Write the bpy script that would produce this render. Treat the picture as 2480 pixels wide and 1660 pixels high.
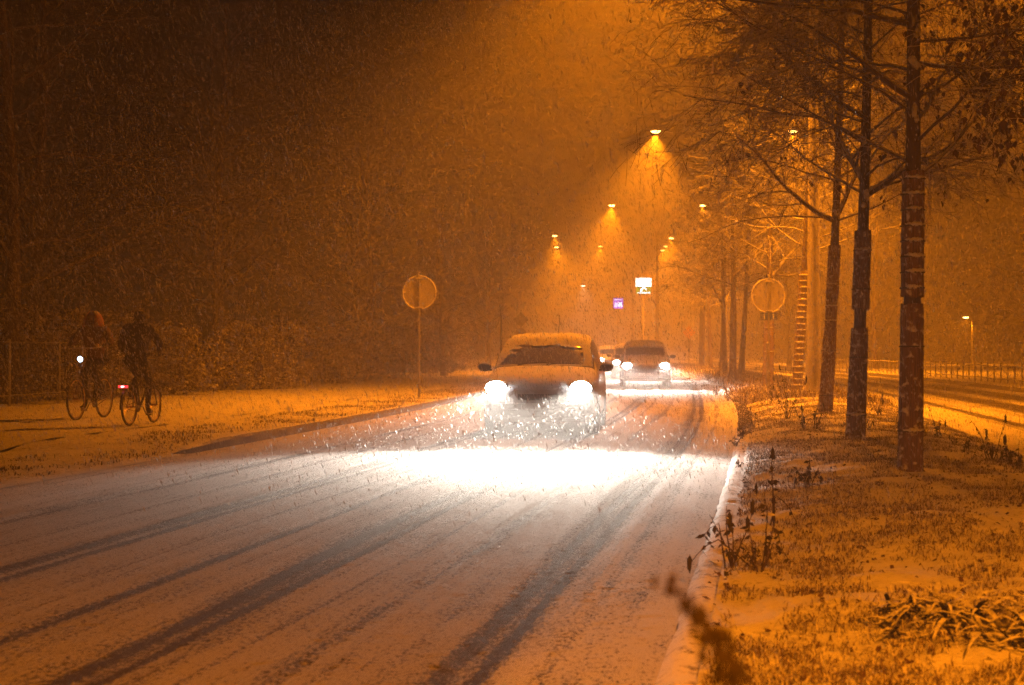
import bpy, bmesh, math, random
import numpy as np
from mathutils import Vector, Matrix
R = math.radians
random.seed(7); rng = np.random.default_rng(7)
SC = bpy.context.scene
COL = SC.collection
for _o in list(bpy.data.objects): bpy.data.objects.remove(_o)

# ------------------------------------------------------------------ camera, world, exposure
cam_d = bpy.data.cameras.new('camera'); cam = bpy.data.objects.new('camera', cam_d); COL.objects.link(cam)
cam.location = (0, 0, 1.33); cam.rotation_euler = (R(90.27), 0, 0)
cam_d.sensor_width = 36; cam_d.lens = 50; cam_d.clip_start = 0.1; cam_d.clip_end = 2000
cam_d.dof.use_dof = True; cam_d.dof.focus_distance = 20; cam_d.dof.aperture_fstop = 4.0
SC.camera = cam
W = bpy.data.worlds.new('World'); SC.world = W; W.use_nodes = True
_bg = W.node_tree.nodes['Background']
_bg.inputs['Color'].default_value = (1.0, 0.34, 0.05, 1); _bg.inputs['Strength'].default_value = 0.002
SC.view_settings.view_transform = 'Standard'; SC.view_settings.look = 'None'
SC.view_settings.exposure = 0.0; SC.view_settings.gamma = 1
cy = SC.cycles
SC.render.engine = 'CYCLES'
cy.max_bounces = 5; cy.diffuse_bounces = 2; cy.glossy_bounces = 2; cy.transmission_bounces = 4
cy.volume_bounces = 0; cy.transparent_max_bounces = 24
cy.use_denoising = True; cy.denoiser = 'OPENIMAGEDENOISE'; cy.denoising_prefilter = 'NONE'
cy.sample_clamp_indirect = .5; cy.sample_clamp_direct = 0
cy.caustics_reflective = False; cy.caustics_refractive = False
SODIUM = (1.0, 0.24, 0.004)
LAMP_W = 26500
HEAD_W = 12000
SPILL_W = 200
HAZE = 0.0095

# ------------------------------------------------------------------ helpers
class MB:
    def __init__(s): s.v = []; s.f = []; s.m = []; s.uv = None
    def add(s, vs, fs, m=0):
        b = len(s.v); s.v.extend(vs)
        for f in fs: s.f.append(tuple(i + b for i in f)); s.m.append(m)
    def box(s, c, d, rot=None, m=0):
        hx, hy, hz = d[0]/2, d[1]/2, d[2]/2
        vs = [Vector((x, y, z)) for x in (-hx, hx) for y in (-hy, hy) for z in (-hz, hz)]
        if rot is not None: vs = [rot @ v for v in vs]
        c = Vector(c); vs = [tuple(v + c) for v in vs]
        s.add(vs, [(0,1,3,2),(4,6,7,5),(0,4,5,1),(2,3,7,6),(0,2,6,4),(1,5,7,3)], m)
    def tube(s, pts, rad, n=6, cap=True, m=0, flat=1.0):
        pts = [Vector(p) for p in pts]
        if not hasattr(rad, '__len__'): rad = [rad]*len(pts)
        t0 = (pts[1]-pts[0]).normalized()
        u = t0.orthogonal().normalized(); vs = []
        for i, p in enumerate(pts):
            t = (pts[min(i+1, len(pts)-1)] - pts[max(i-1, 0)])
            if t.length < 1e-9: t = t0
            t = t.normalized()
            u = (u - t*u.dot(t)); u = u.normalized() if u.length > 1e-6 else t.orthogonal().normalized()
            w = t.cross(u)
            for k in range(n):
                a = 2*math.pi*k/n
                vs.append(tuple(p + u*(math.cos(a)*rad[i]) + w*(math.sin(a)*rad[i]*flat)))
        fs = [(i*n+k, i*n+(k+1)%n, (i+1)*n+(k+1)%n, (i+1)*n+k) for i in range(len(pts)-1) for k in range(n)]
        if cap: fs += [tuple(range(n-1, -1, -1)), tuple((len(pts)-1)*n+k for k in range(n))]
        s.add(vs, fs, m)
    def lathe(s, prof, n=24, mat=None, m=0):       # profile of (r, z) about z
        vs = []
        for r, z in prof:
            for k in range(n):
                a = 2*math.pi*k/n; v = Vector((r*math.cos(a), r*math.sin(a), z))
                vs.append(tuple(mat @ v) if mat is not None else tuple(v))
        fs = [(i*n+k, i*n+(k+1)%n, (i+1)*n+(k+1)%n, (i+1)*n+k) for i in range(len(prof)-1) for k in range(n)]
        s.add(vs, fs, m)
    def torus(s, c, Rr, r, axis='X', n=32, k=6, a0=0, a1=360, m=0):
        pts = []
        full = abs(a1-a0) >= 360
        N = n if not full else n
        for i in range(N + 1):
            a = R(a0 + (a1-a0)*i/N)
            if axis == 'X': p = Vector((0, math.cos(a)*Rr, math.sin(a)*Rr))
            elif axis == 'Y': p = Vector((math.cos(a)*Rr, 0, math.sin(a)*Rr))
            else: p = Vector((math.cos(a)*Rr, math.sin(a)*Rr, 0))
            pts.append(p + Vector(c))
        s.tube(pts, r, k, not full, m)
    def ball(s, c, r, n=10, m=0, jit=0):
        c = Vector(c)
        if not hasattr(r, '__len__'): r = (r, r, r)
        vs = []; h = n//2
        for i in range(h+1):
            th = math.pi*i/h
            for k in range(n):
                a = 2*math.pi*k/n; j = 1 + random.uniform(-jit, jit)
                vs.append((c.x + r[0]*j*math.sin(th)*math.cos(a), c.y + r[1]*j*math.sin(th)*math.sin(a), c.z + r[2]*j*math.cos(th)))
        fs = [(i*n+k, (i+1)*n+k, (i+1)*n+(k+1)%n, i*n+(k+1)%n) for i in range(h) for k in range(n)]
        s.add(vs, fs, m)
    def build(s, name, mats, parent=None, smooth=True, uv=None):
        me = bpy.data.meshes.new(name)
        me.from_pydata(s.v, [], s.f)
        for mt in (mats if isinstance(mats, (list, tuple)) else [mats]): me.materials.append(mt)
        if any(s.m): me.polygons.foreach_set('material_index', s.m)
        if smooth: me.shade_smooth(); me.set_sharp_from_angle(angle=R(40))
        me.update()
        return link(name, me, parent)
def link(name, me, parent=None):
    o = bpy.data.objects.new(name, me); COL.objects.link(o)
    if parent is not None: o.parent = parent
    return o
def tag(o, label=None, cat=None, group=None, kind=None):
    if label: o['label'] = label
    if cat: o['category'] = cat
    if group: o['group'] = group
    if kind: o['kind'] = kind
    return o
def empty(name, loc, rz=0, label=None, cat=None, group=None):
    o = bpy.data.objects.new(name, None); COL.objects.link(o); o.location = loc; o.rotation_euler = (0, 0, rz)
    o.empty_display_size = .2
    return tag(o, label, cat, group)
def copy_tree(o, parent=None):
    c = o.copy(); COL.objects.link(c); c.parent = parent
    for ch in [x for x in bpy.data.objects if x.parent == o]: copy_tree(ch, c)
    return c
def np_mesh(name, v, f, mats, midx=None, uv=None, smooth=False):
    """v (N,3), f (M,k) arrays"""
    me = bpy.data.meshes.new(name)
    v = np.asarray(v, dtype=np.float32); f = np.asarray(f, dtype=np.int32); k = f.shape[1]
    me.vertices.add(len(v)); me.vertices.foreach_set('co', v.ravel())
    me.loops.add(f.size); me.loops.foreach_set('vertex_index', f.ravel())
    me.polygons.add(len(f)); me.polygons.foreach_set('loop_start', np.arange(0, f.size, k, dtype=np.int32))
    me.polygons.foreach_set('loop_total', np.full(len(f), k, dtype=np.int32))
    for mt in (mats if isinstance(mats, (list, tuple)) else [mats]): me.materials.append(mt)
    if midx is not None: me.polygons.foreach_set('material_index', np.asarray(midx, dtype=np.int32))
    me.polygons.foreach_set('use_smooth', np.full(len(f), smooth))
    if uv is not None:
        ul = me.uv_layers.new(name='UVMap'); ul.data.foreach_set('uv', np.asarray(uv, dtype=np.float32)[f.ravel()].ravel())
    me.update(calc_edges=True); me.validate()
    return link(name, me)
def _h(ix, iy, seed):
    n = (ix.astype(np.int64)*374761393 + iy.astype(np.int64)*668265263 + seed*1442695041) & 0x7fffffff
    n = ((n ^ (n >> 13))*1274126177) & 0x7fffffff
    return ((n ^ (n >> 16)) & 0xffff)/65535.0
def noise(x, y, seed=0):
    x = np.asarray(x, float); y = np.asarray(y, float)
    ix = np.floor(x); iy = np.floor(y); fx = x-ix; fy = y-iy
    fx = fx*fx*(3-2*fx); fy = fy*fy*(3-2*fy)
    a = _h(ix, iy, seed); b = _h(ix+1, iy, seed); c = _h(ix, iy+1, seed); d = _h(ix+1, iy+1, seed)
    return (a*(1-fx)+b*fx)*(1-fy) + (c*(1-fx)+d*fx)*fy
def fbm(x, y, seed=0, o=3):
    return sum(noise(np.asarray(x)*2**i, np.asarray(y)*2**i, seed+i)/2**i for i in range(o))/(2-2**(1-o))

# road alignment: X of the kerb between the carriageway and the median at depth Y
_cy = np.array([-60, -30, -9, 0, 5.6, 11.7, 19.6, 33, 53, 76, 114, 169, 250, 330.])
_cx = np.array([-11.5, -5.9, -2.1, -.46, .57, 1.68, 3.1, 5.2, 7.5, 9.2, 10.3, 11.4, 9.5, 4.])
_gy = np.linspace(-60, 330, 1600); _gx = np.interp(_gy, _cy, _cx)
_k = np.ones(61)/61; _gx2 = np.convolve(np.pad(_gx, 30, mode='reflect', reflect_type='odd'), _k, 'valid')
def E(y): return np.interp(y, _gy, _gx2)
def hm(o, y):       # ground height on the median
    o = np.asarray(o, float); y = np.asarray(y, float)
    t = np.clip(o/3.5, 0, 1); hump = np.clip(np.sin(math.pi*np.clip(t, 0, 1)), 0, 1)**.7
    grow = np.interp(y, [-60, 6, 14, 30, 60, 300], [.08, .08, .16, .26, .2, .12])
    lump = (fbm(o*1.3, y*1.3, 3, 4)-.5)*.16*np.clip(hump*2, 0, 1)
    lump = lump + (fbm(o*7, y*7, 9, 2)-.5)*.035*np.clip(hump*2, 0, 1)
    return .035 + grow*hump + lump*.8
H = lambda o, y: float(hm(o, y))

# ------------------------------------------------------------------ materials
def mat(name):
    m = bpy.data.materials.new(name); m.use_nodes = True; nt = m.node_tree
    return m, nt, nt.nodes['Principled BSDF']
def simple(name, col, rough=.6, metal=0, spec=.5):
    m, nt, b = mat(name); b.inputs['Base Color'].default_value = (*col, 1); b.inputs['Roughness'].default_value = rough
    b.inputs['Metallic'].default_value = metal; b.inputs['Specular IOR Level'].default_value = spec
    return m
def N(nt, t, **kw):
    n = nt.nodes.new(t)
    for k, v in kw.items():
        if k in n.inputs: n.inputs[k].default_value = v
        else: setattr(n, k, v)
    return n
def lnk(nt, a, b): nt.links.new(a, b)
def ramp(nt, src, stops):
    r = nt.nodes.new('ShaderNodeValToRGB'); cr = r.color_ramp
    while len(cr.elements) < len(stops): cr.elements.new(.5)
    for e, (p, c) in zip(cr.elements, stops): e.position = p; e.color = (*c, 1) if hasattr(c, '__len__') else (c, c, c, 1)
    lnk(nt, src, r.inputs[0]); return r
def mth(nt, op, a, b=None, clamp=False):
    n = nt.nodes.new('ShaderNodeMath'); n.operation = op; n.use_clamp = clamp
    for i, s in enumerate((a, b)):
        if s is None: continue
        if isinstance(s, (int, float)): n.inputs[i].default_value = s
        else: lnk(nt, s, n.inputs[i])
    return n.outputs[0]
def mixc(nt, fac, a, b):
    n = nt.nodes.new('ShaderNodeMix'); n.data_type = 'RGBA'
    lnk(nt, fac, n.inputs[0])
    for s, k in ((a, 6), (b, 7)):
        if isinstance(s, tuple): n.inputs[k].default_value = (*s, 1)
        else: lnk(nt, s, n.inputs[k])
    return n.outputs[2]
SNOW = (.80, .80, .82)
def snowy(name, col, lo=.25, hi=.6, nscale=9, amp=.6, rough=.7, col2=None, grain=None, bump=.3, metal=0, sc=SNOW):
    """a base material that carries settled snow where the surface faces up"""
    m, nt, b = mat(name)
    tc = N(nt, 'ShaderNodeTexCoord'); ge = N(nt, 'ShaderNodeNewGeometry')
    sx = N(nt, 'ShaderNodeSeparateXYZ'); lnk(nt, ge.outputs['Normal'], sx.inputs[0])
    no = N(nt, 'ShaderNodeTexNoise', Scale=nscale, Detail=4.0); lnk(nt, tc.outputs['Object'], no.inputs['Vector'])
    z = mth(nt, 'ADD', sx.outputs[2], mth(nt, 'MULTIPLY', mth(nt, 'SUBTRACT', no.outputs[0], .5), amp))
    mr = N(nt, 'ShaderNodeMapRange'); mr.inputs[1].default_value = lo; mr.inputs[2].default_value = hi; lnk(nt, z, mr.inputs[0])
    base = col
    hs = no.outputs[0]
    if col2:
        mp = N(nt, 'ShaderNodeMapping'); mp.inputs['Scale'].default_value = grain or (6, 6, 1)
        lnk(nt, tc.outputs['Object'], mp.inputs[0])
        n2 = N(nt, 'ShaderNodeTexNoise', Scale=5.0, Detail=5.0, Roughness=.65); lnk(nt, mp.outputs[0], n2.inputs['Vector'])
        r = ramp(nt, n2.outputs[0], [(.35, col), (.65, col2)]); base = r.outputs[0]; hs = n2.outputs[0]
    c = mixc(nt, mr.outputs[0], base, sc); lnk(nt, c, b.inputs['Base Color'])
    rr = mth(nt, 'ADD', mth(nt, 'MULTIPLY', mr.outputs[0], .9-rough), rough); lnk(nt, rr, b.inputs['Roughness'])
    if metal: lnk(nt, mth(nt, 'MULTIPLY', mth(nt, 'SUBTRACT', 1.0, mr.outputs[0]), metal), b.inputs['Metallic'])
    bp = N(nt, 'ShaderNodeBump', Strength=bump, Distance=.02); lnk(nt, hs, bp.inputs['Height']); lnk(nt, bp.outputs[0], b.inputs['Normal'])
    b.inputs['Specular IOR Level'].default_value = .3
    return m
def emis(name, col, st):
    m, nt, b = mat(name); nt.nodes.remove(b)
    e = N(nt, 'ShaderNodeEmission'); e.inputs[0].default_value = (*col, 1); e.inputs[1].default_value = st
    lnk(nt, e.outputs[0], nt.nodes['Material Output'].inputs[0]); m.cycles.emission_sampling = 'NONE'
    return m
def snow_ground(name, scale=1.0, dirt=.0, dcol=(.10, .08, .06), bump=.6, fine=30, thr=(.62, .72)):
    m, nt, b = mat(name)
    tc = N(nt, 'ShaderNodeTexCoord')
    n1 = N(nt, 'ShaderNodeTexNoise', Scale=fine*scale, Detail=6.0, Roughness=.7); lnk(nt, tc.outputs['Object'], n1.inputs['Vector'])
    n2 = N(nt, 'ShaderNodeTexNoise', Scale=3*scale, Detail=5.0, Roughness=.6); lnk(nt, tc.outputs['Object'], n2.inputs['Vector'])
    h = mth(nt, 'ADD', mth(nt, 'MULTIPLY', n1.outputs[0], .6), mth(nt, 'MULTIPLY', n2.outputs[0], .8))
    r = ramp(nt, n1.outputs[0], [(thr[0], SNOW), (thr[1], dcol)]) if dirt else None
    if r:
        f = mth(nt, 'MULTIPLY', ramp(nt, n2.outputs[0], [(.4, 0.0), (.6, 1.0)]).outputs[0], dirt)
        lnk(nt, mixc(nt, f, SNOW, r.outputs[0]), b.inputs['Base Color'])
    else:
        lnk(nt, ramp(nt, n2.outputs[0], [(.3, (.68, .68, .70)), (.6, SNOW)]).outputs[0], b.inputs['Base Color'])
    b.inputs['Roughness'].default_value = .85; b.inputs['Specular IOR Level'].default_value = .25
    bp = N(nt, 'ShaderNodeBump', Strength=bump, Distance=.03); lnk(nt, h, bp.inputs['Height']); lnk(nt, bp.outputs[0], b.inputs['Normal'])
    return m
def road_mat(name, tracks, wet=(.04, .031, .024), cover=.27, slushc=(.37, .36, .36)):
    """tracks: list of (offset, half width, strength) in metres across the carriageway"""
    m, nt, b = mat(name)
    uv = N(nt, 'ShaderNodeUVMap'); sp = N(nt, 'ShaderNodeSeparateXYZ'); lnk(nt, uv.outputs[0], sp.inputs[0])
    mp = N(nt, 'ShaderNodeMapping'); mp.inputs['Scale'].default_value = (1, .05, 1); lnk(nt, uv.outputs[0], mp.inputs[0])
    nw = N(nt, 'ShaderNodeTexNoise', Scale=1.4, Detail=3.0); lnk(nt, mp.outputs[0], nw.inputs['Vector'])      # wander
    off = mth(nt, 'ADD', sp.outputs[0], mth(nt, 'MULTIPLY', mth(nt, 'SUBTRACT', nw.outputs[0], .5), .35))
    ms = N(nt, 'ShaderNodeMapping'); ms.inputs['Scale'].default_value = (9, .22, 1); lnk(nt, uv.outputs[0], ms.inputs[0])
    ns = N(nt, 'ShaderNodeTexNoise', Scale=1.0, Detail=6.0, Roughness=.7); lnk(nt, ms.outputs[0], ns.inputs['Vector'])   # streaks along the road
    mf = N(nt, 'ShaderNodeMapping'); mf.inputs['Scale'].default_value = (1, .55, 1); lnk(nt, uv.outputs[0], mf.inputs[0])
    nf = N(nt, 'ShaderNodeTexNoise', Scale=42, Detail=5.0, Roughness=.75); lnk(nt, mf.outputs[0], nf.inputs['Vector'])
    nm = N(nt, 'ShaderNodeTexNoise', Scale=2.2, Detail=4.0, Roughness=.6); lnk(nt, mf.outputs[0], nm.inputs['Vector'])
    tot = None
    for o, w, s in tracks:
        d = mth(nt, 'DIVIDE', mth(nt, 'SUBTRACT', off, float(o)), float(w))
        g = mth(nt, 'MULTIPLY', mth(nt, 'POWER', 2.718, mth(nt, 'MULTIPLY', mth(nt, 'MULTIPLY', d, d), -1.0)), float(s))
        tot = g if tot is None else mth(nt, 'MAXIMUM', tot, g)
    slush = N(nt, 'ShaderNodeMapRange'); slush.inputs[1].default_value = -.45; slush.inputs[2].default_value = -.85; lnk(nt, off, slush.inputs[0])
    s2 = N(nt, 'ShaderNodeMapRange'); s2.inputs[1].default_value = -6.6; s2.inputs[2].default_value = -5.2; lnk(nt, off, s2.inputs[0])
    sl = mth(nt, 'MULTIPLY', slush.outputs[0], s2.outputs[0])
    snowc = mixc(nt, sl, (.74, .74, .76), slushc)
    # bare amount = tracks * streaks + speckle
    bare = mth(nt, 'ADD', mth(nt, 'MULTIPLY', tot, .52), mth(nt, 'MULTIPLY', mth(nt, 'SUBTRACT', ns.outputs[0], .5), 1.0))
    bare = mth(nt, 'ADD', bare, mth(nt, 'MULTIPLY', mth(nt, 'SUBTRACT', nf.outputs[0], .5), 2.3))
    nff = N(nt, 'ShaderNodeTexNoise', Scale=110, Detail=3.0, Roughness=.7); lnk(nt, mf.outputs[0], nff.inputs['Vector'])
    bare = mth(nt, 'ADD', bare, mth(nt, 'MULTIPLY', mth(nt, 'SUBTRACT', nff.outputs[0], .5), 1.0))
    bare = mth(nt, 'ADD', bare, mth(nt, 'MULTIPLY', mth(nt, 'SUBTRACT', nm.outputs[0], .5), .5))
    mr = N(nt, 'ShaderNodeMapRange'); mr.inputs[1].default_value = cover-.16; mr.inputs[2].default_value = cover+.14; lnk(nt, bare, mr.inputs[0])
    lnk(nt, mixc(nt, mr.outputs[0], snowc, wet), b.inputs['Base Color'])
    b.inputs['Roughness'].default_value = .85
    hgt = mth(nt, 'SUBTRACT', mth(nt, 'ADD', mth(nt, 'MULTIPLY', nf.outputs[0], .9), mth(nt, 'MULTIPLY', ns.outputs[0], .5)), mth(nt, 'MULTIPLY', mr.outputs[0], .8))
    bp = N(nt, 'ShaderNodeBump', Strength=1.0, Distance=.035); lnk(nt, hgt, bp.inputs['Height']); lnk(nt, bp.outputs[0], b.inputs['Normal'])
    b.inputs['Specular IOR Level'].default_value = .3
    return m
M = {}
M['road'] = road_mat('slushy_snow_road', [(-.70, .05, 1), (-.86, .06, .9), (-2.24, .055, 1), (-2.42, .06, 1), (-2.35, .2, .45), (-.78, .2, .4), (-3.05, .06, .8), (-4.0, .05, .8), (-4.15, .06, .75), (-5.5, .08, .6), (-1.5, .05, .5), (-1.9, .03, .4), (-3.5, .03, .4), (-4.8, .04, .4), (-.42, .04, .4)])
M['road2'] = road_mat('far_carriageway_snow', [(4.9, .18, .9), (6.4, .5, 1.1), (7.9, .7, 1.2), (5.6, .1, .4)], cover=.34, slushc=(.55, .55, .55))
M['snow'] = snow_ground('trodden_snow', bump=.95, fine=45)
M['snow_soft'] = snow_ground('fresh_snow', bump=.3, fine=14)
M['verge'] = snow_ground('snow_over_grass', dirt=1.0, bump=.9, fine=16, thr=(.52, .62))
M['median'] = snow_ground('snow_on_rough_grass', dirt=.85, bump=1.0, fine=22, thr=(.54, .66), dcol=(.07, .05, .025))
M['kerb'] = snowy('kerb_concrete', (.13, .125, .12), .55, .85, 14, .5, col2=(.24, .23, .22))
M['bark'] = snowy('snowy_bark', (.055, .038, .026), .45, .85, 14, .7, col2=(.11, .08, .055), grain=(8, 8, 2), bump=.8)
M['twig'] = snowy('snow_dusted_twigs', (.06, .042, .03), -.15, .4, 6, .9, bump=0)
M['twig_bare'] = snowy('bare_twigs', (.07, .05, .035), .35, .95, 6, .8, bump=0)
M['reed'] = snowy('reed_matting', (.07, .042, .026), .10, .26, 16, 1.3, col2=(.30, .19, .12), grain=(24, 24, .6), bump=1.0)
M['reed_pale'] = snowy('pale_reed_matting', (.15, .10, .06), .16, .34, 16, 1.2, col2=(.28, .19, .12), grain=(24, 24, .6), bump=1.0)
M['tie'] = simple('tie_wire', (.05, .04, .035), .8)
M['dryhead'] = simple('dry_seed_head', (.022, .014, .009), .9)
M['clump'] = snow_ground('clinging_snow', bump=.5, fine=40)
M['leafdead'] = simple('withered_leaf', (.07, .035, .018), .8)
M['leafsnow'] = snowy('snow_edged_leaf', (.035, .03, .015), .62, 1.08, 30, .8, bump=0)
M['hedge'] = snowy('hedge_leaf', (.10, .08, .035), .3, .7, 5, .8, bump=0)
M['grass'] = simple('winter_grass', (.11, .075, .03), .8)
M['frost'] = simple('frosted_grass', (.62, .60, .58), .9)
M['stalk'] = snowy('withered_stalk', (.05, .033, .02), .5, .9, 25, .6, bump=0)
M['galv'] = snowy('galvanised_steel', (.30, .30, .30), .6, .9, 6, .4, rough=.45, metal=.6, bump=.05)
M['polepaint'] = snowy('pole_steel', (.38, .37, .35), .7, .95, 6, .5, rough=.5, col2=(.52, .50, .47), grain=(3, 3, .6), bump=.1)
M['polefar'] = snowy('pole_steel_silhouette', (.10, .09, .08), .8, .98, 6, .4, rough=.5, bump=.05)  # same pole steel, darkened so far poles show as silhouettes against lit haze
M['darkmetal'] = snowy('dark_painted_metal', (.025, .025, .025), .6, .9, 9, .4, rough=.35, bump=.05)
M['railmetal'] = snowy('snow_capped_rail', (.04, .035, .03), .15, .5, 9, .5, rough=.5, bump=.1)
M['signback'] = snowy('sign_back_grey', (.25, .24, .23), .5, .85, 12, .5, rough=.55, col2=(.31, .30, .28), grain=(2, 2, 2), bump=.05)
M['signrim'] = snowy('snowy_sign_rim', (.5, .48, .45), -.2, .3, 12, .5, rough=.5)
M['blue'] = simple('sign_blue', (.02, .05, .45), .4)
M['white'] = simple('sign_white', (.75, .75, .75), .5)
M['yellow'] = simple('sign_yellow', (.8, .42, .03), .4)
M['housing'] = simple('lamp_housing', (.25, .25, .25), .5)
M['sodium'] = emis('sodium_lamp', (1.0, .52, .12), 30)
M['sodium_dim'] = emis('sodium_lamp_far', (1.0, .50, .10), 12)
M['ledlamp'] = emis('white_lamp', (1, .85, .6), 14)
M['headem'] = emis('headlamp_glow', (1.0, .97, .92), 40)
M['bikelight'] = emis('bicycle_headlight', (.65, .82, 1.0), 9)
M['redlight'] = emis('bicycle_rear_light', (1.0, .02, .03), 5)
M['redcore'] = emis('rear_light_core', (1.0, .35, .35), 12)
M['sgwhite'] = emis('lit_sign_white', (.92, .97, 1), 6)
M['sggreen'] = emis('lit_sign_green', (.13, .42, .02), 1.6)
M['sgpurple'] = emis('lit_sign_purple', (.16, .10, 1.0), 2.2)
M['sgglyph'] = emis('lit_sign_glyph', (.62, .62, 1), 4)
M['paint'] = snowy('grey_car_paint', (.34, .31, .30), .28, .62, 7, .55, rough=.3, bump=.15, sc=(.8, .8, .82))
M['paint_side'] = snowy('car_body_dark_paint', (.05, .05, .055), .35, .7, 5, .6, rough=.3, bump=.1)
M['glass'] = None
M['rubber'] = simple('tyre_rubber', (.02, .02, .02), .8)
M['rim'] = simple('wheel_rim', (.3, .3, .3), .35, .8)
M['trim'] = simple('black_trim', (.015, .015, .015), .5)
M['seatcloth'] = simple('seat_cloth', (.02, .02, .022), .9)
M['plate'] = simple('number_plate', (.6, .6, .58), .5)
M['coat_brown'] = snowy('brown_coat', (.10, .05, .03), .75, 1.0, 14, .4, col2=(.14, .07, .04), grain=(4, 4, 4))
M['coat_hood'] = snowy('orange_hood', (.35, .14, .06), .5, .95, 14, .4)
M['coat_dark'] = snowy('dark_jacket', (.03, .028, .03), .8, 1.1, 14, .4, col2=(.05, .045, .045), grain=(4, 4, 30))
M['trouser'] = simple('dark_trousers', (.02, .02, .025), .9)
M['skin'] = simple('skin', (.45, .26, .18), .6)
M['bikeframe'] = simple('black_bicycle_paint', (.03, .028, .026), .35, .3)
M['chrome'] = simple('bicycle_steel', (.5, .35, .25), .3, .8)
M['flake'] = None
def glass():
    m, nt, b = mat('car_glass'); nt.nodes.remove(b)
    t = N(nt, 'ShaderNodeBsdfTransparent'); t.inputs[0].default_value = (.55, .57, .56, 1)
    g = N(nt, 'ShaderNodeBsdfGlossy', Roughness=.08); g.inputs[0].default_value = (.9, .9, .9, 1)
    f = N(nt, 'ShaderNodeFresnel', IOR=1.45); mx = N(nt, 'ShaderNodeMixShader')
    lnk(nt, f.outputs[0], mx.inputs[0]); lnk(nt, t.outputs[0], mx.inputs[1]); lnk(nt, g.outputs[0], mx.inputs[2])
    lnk(nt, mx.outputs[0], nt.nodes['Material Output'].inputs[0]); return m
M['glass'] = glass()
def flake():
    m, nt, b = mat('snowflake'); nt.nodes.remove(b)
    d = N(nt, 'ShaderNodeBsdfDiffuse'); d.inputs[0].default_value = (.95, .95, .97, 1)
    t = N(nt, 'ShaderNodeBsdfTranslucent'); t.inputs[0].default_value = (.95, .95, .97, 1)
    mx = N(nt, 'ShaderNodeMixShader'); mx.inputs[0].default_value = .5
    lnk(nt, d.outputs[0], mx.inputs[1]); lnk(nt, t.outputs[0], mx.inputs[2])
    tr = N(nt, 'ShaderNodeBsdfTransparent'); m2 = N(nt, 'ShaderNodeMixShader'); m2.inputs[0].default_value = .46      # loose, see-through flakes
    lnk(nt, tr.outputs[0], m2.inputs[1]); lnk(nt, mx.outputs[0], m2.inputs[2]); mx = m2
    lnk(nt, mx.outputs[0], nt.nodes['Material Output'].inputs[0]); return m
M['flake'] = flake()

# ------------------------------------------------------------------ setting: ground sheets following the road
def strip(name, offs, ys, zf, material, smooth=True, kind='structure'):
    offs = np.asarray(offs, float); ys = np.asarray(ys, float)
    O, Y = np.meshgrid(offs, ys); X = E(Y) + O
    Z = zf(O, Y) if callable(zf) else np.full_like(O, zf)
    v = np.stack([X.ravel(), Y.ravel(), Z.ravel()], 1)
    nx, ny = len(offs), len(ys); i = np.arange(ny-1)[:, None]*nx + np.arange(nx-1)[None, :]; i = i.ravel()
    f = np.stack([i, i+1, i+nx+1, i+nx], 1)
    o = np_mesh(name, v, f, material, uv=np.stack([O.ravel(), Y.ravel()], 1), smooth=smooth)
    if kind: o['kind'] = kind
    return o
far = np.concatenate([np.arange(-60, 60, 1.0), np.arange(60, 331, 5.0)])
near = np.concatenate([np.arange(-12, 4, .5), np.arange(4, 22, .07), np.arange(22, 45, .2), np.arange(45, 331, 3.0)])
gmb = MB(); gmb.add([(-400, -120, -.03), (400, -120, -.03), (400, 700, -.03), (-400, 700, -.03)], [(0, 1, 2, 3)])
tag(gmb.build('ground', M['snow_soft']), kind='structure')
def road_z(O, Y):
    w = (fbm(O*.4, Y*.05, 61, 2)-.5)*.30; z = (fbm(O*26, Y*20, 65, 2)-.5)*.007
    tr = 0
    for o, hw in ((-.78, .17), (-2.35, .18), (-3.05, .09), (-4.05, .15), (-5.5, .15), (-1.5, .06)):
        d = (O+w-o)/hw; tr = tr - .011*np.exp(-d**4) + .007*np.exp(-((np.abs(d)-1.35)/.3)**2)
    k = np.clip((-O)/.12, 0, 1)*np.clip((O+6.9)/.2, 0, 1)
    return (z + tr*.8)*k*np.interp(Y, [0, 30, 60], [1, 1, .3])
strip('road', np.linspace(-6.9, 0, 190), np.concatenate([np.arange(-60, 2, 2.), np.arange(2, 14, .035), np.arange(14, 26, .07), np.arange(26, 60, .25), np.arange(60, 331, 5.)]), road_z, M['road'])
strip('far_carriageway', np.linspace(3.55, 9.2, 10), far, 0.0, M['road2'])
# the open snow to the left before the kerb begins, then the verge and the cycle path
def zl(O, Y):
    t = np.clip((-6.9-O)/.9, 0, 1); up = .10*np.clip((Y-17.8)/1.4, 0, 1)
    return .004 + up*np.clip(t*8, 0, 1) + (fbm(O*1.7, Y*1.7, 11, 4)-.5)*.07*np.clip(t*1.2, 0, 1)
strip('verge', np.linspace(-9.3, -7.06, 34), near, zl, M['verge'])
def zp(O, Y): return .02+.09*np.clip((Y-17.8)/1.4, 0, 1) + (fbm(O*.8, Y*.8, 21, 3)-.5)*.05
strip('path', np.linspace(-15.2, -9.3, 16), np.concatenate([np.arange(-12, 60, .5), np.arange(60, 331, 4.0)]), zp, M['snow'])
strip('road_shoulder', np.linspace(-7.07, -6.88, 3), np.arange(-12, 18.4, .4), lambda O, Y: .006+O*0, M['snow'])
strip('park_ground', np.linspace(-60, -15.2, 26), np.concatenate([np.arange(-12, 60, 1.5), np.arange(60, 331, 8.0)]), lambda O, Y: .06+(fbm(O*.5, Y*.5, 31, 3)-.5)*.2, M['snow_soft'])
strip('median_ground', np.linspace(.168, 3.4, 60), near, hm, M['median'])
strip('far_verge', np.linspace(9.35, 14, 14), far, lambda O, Y: .12+.0*O+(fbm(O, Y, 41, 3)-.5)*.08, M['snow_soft'])
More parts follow.
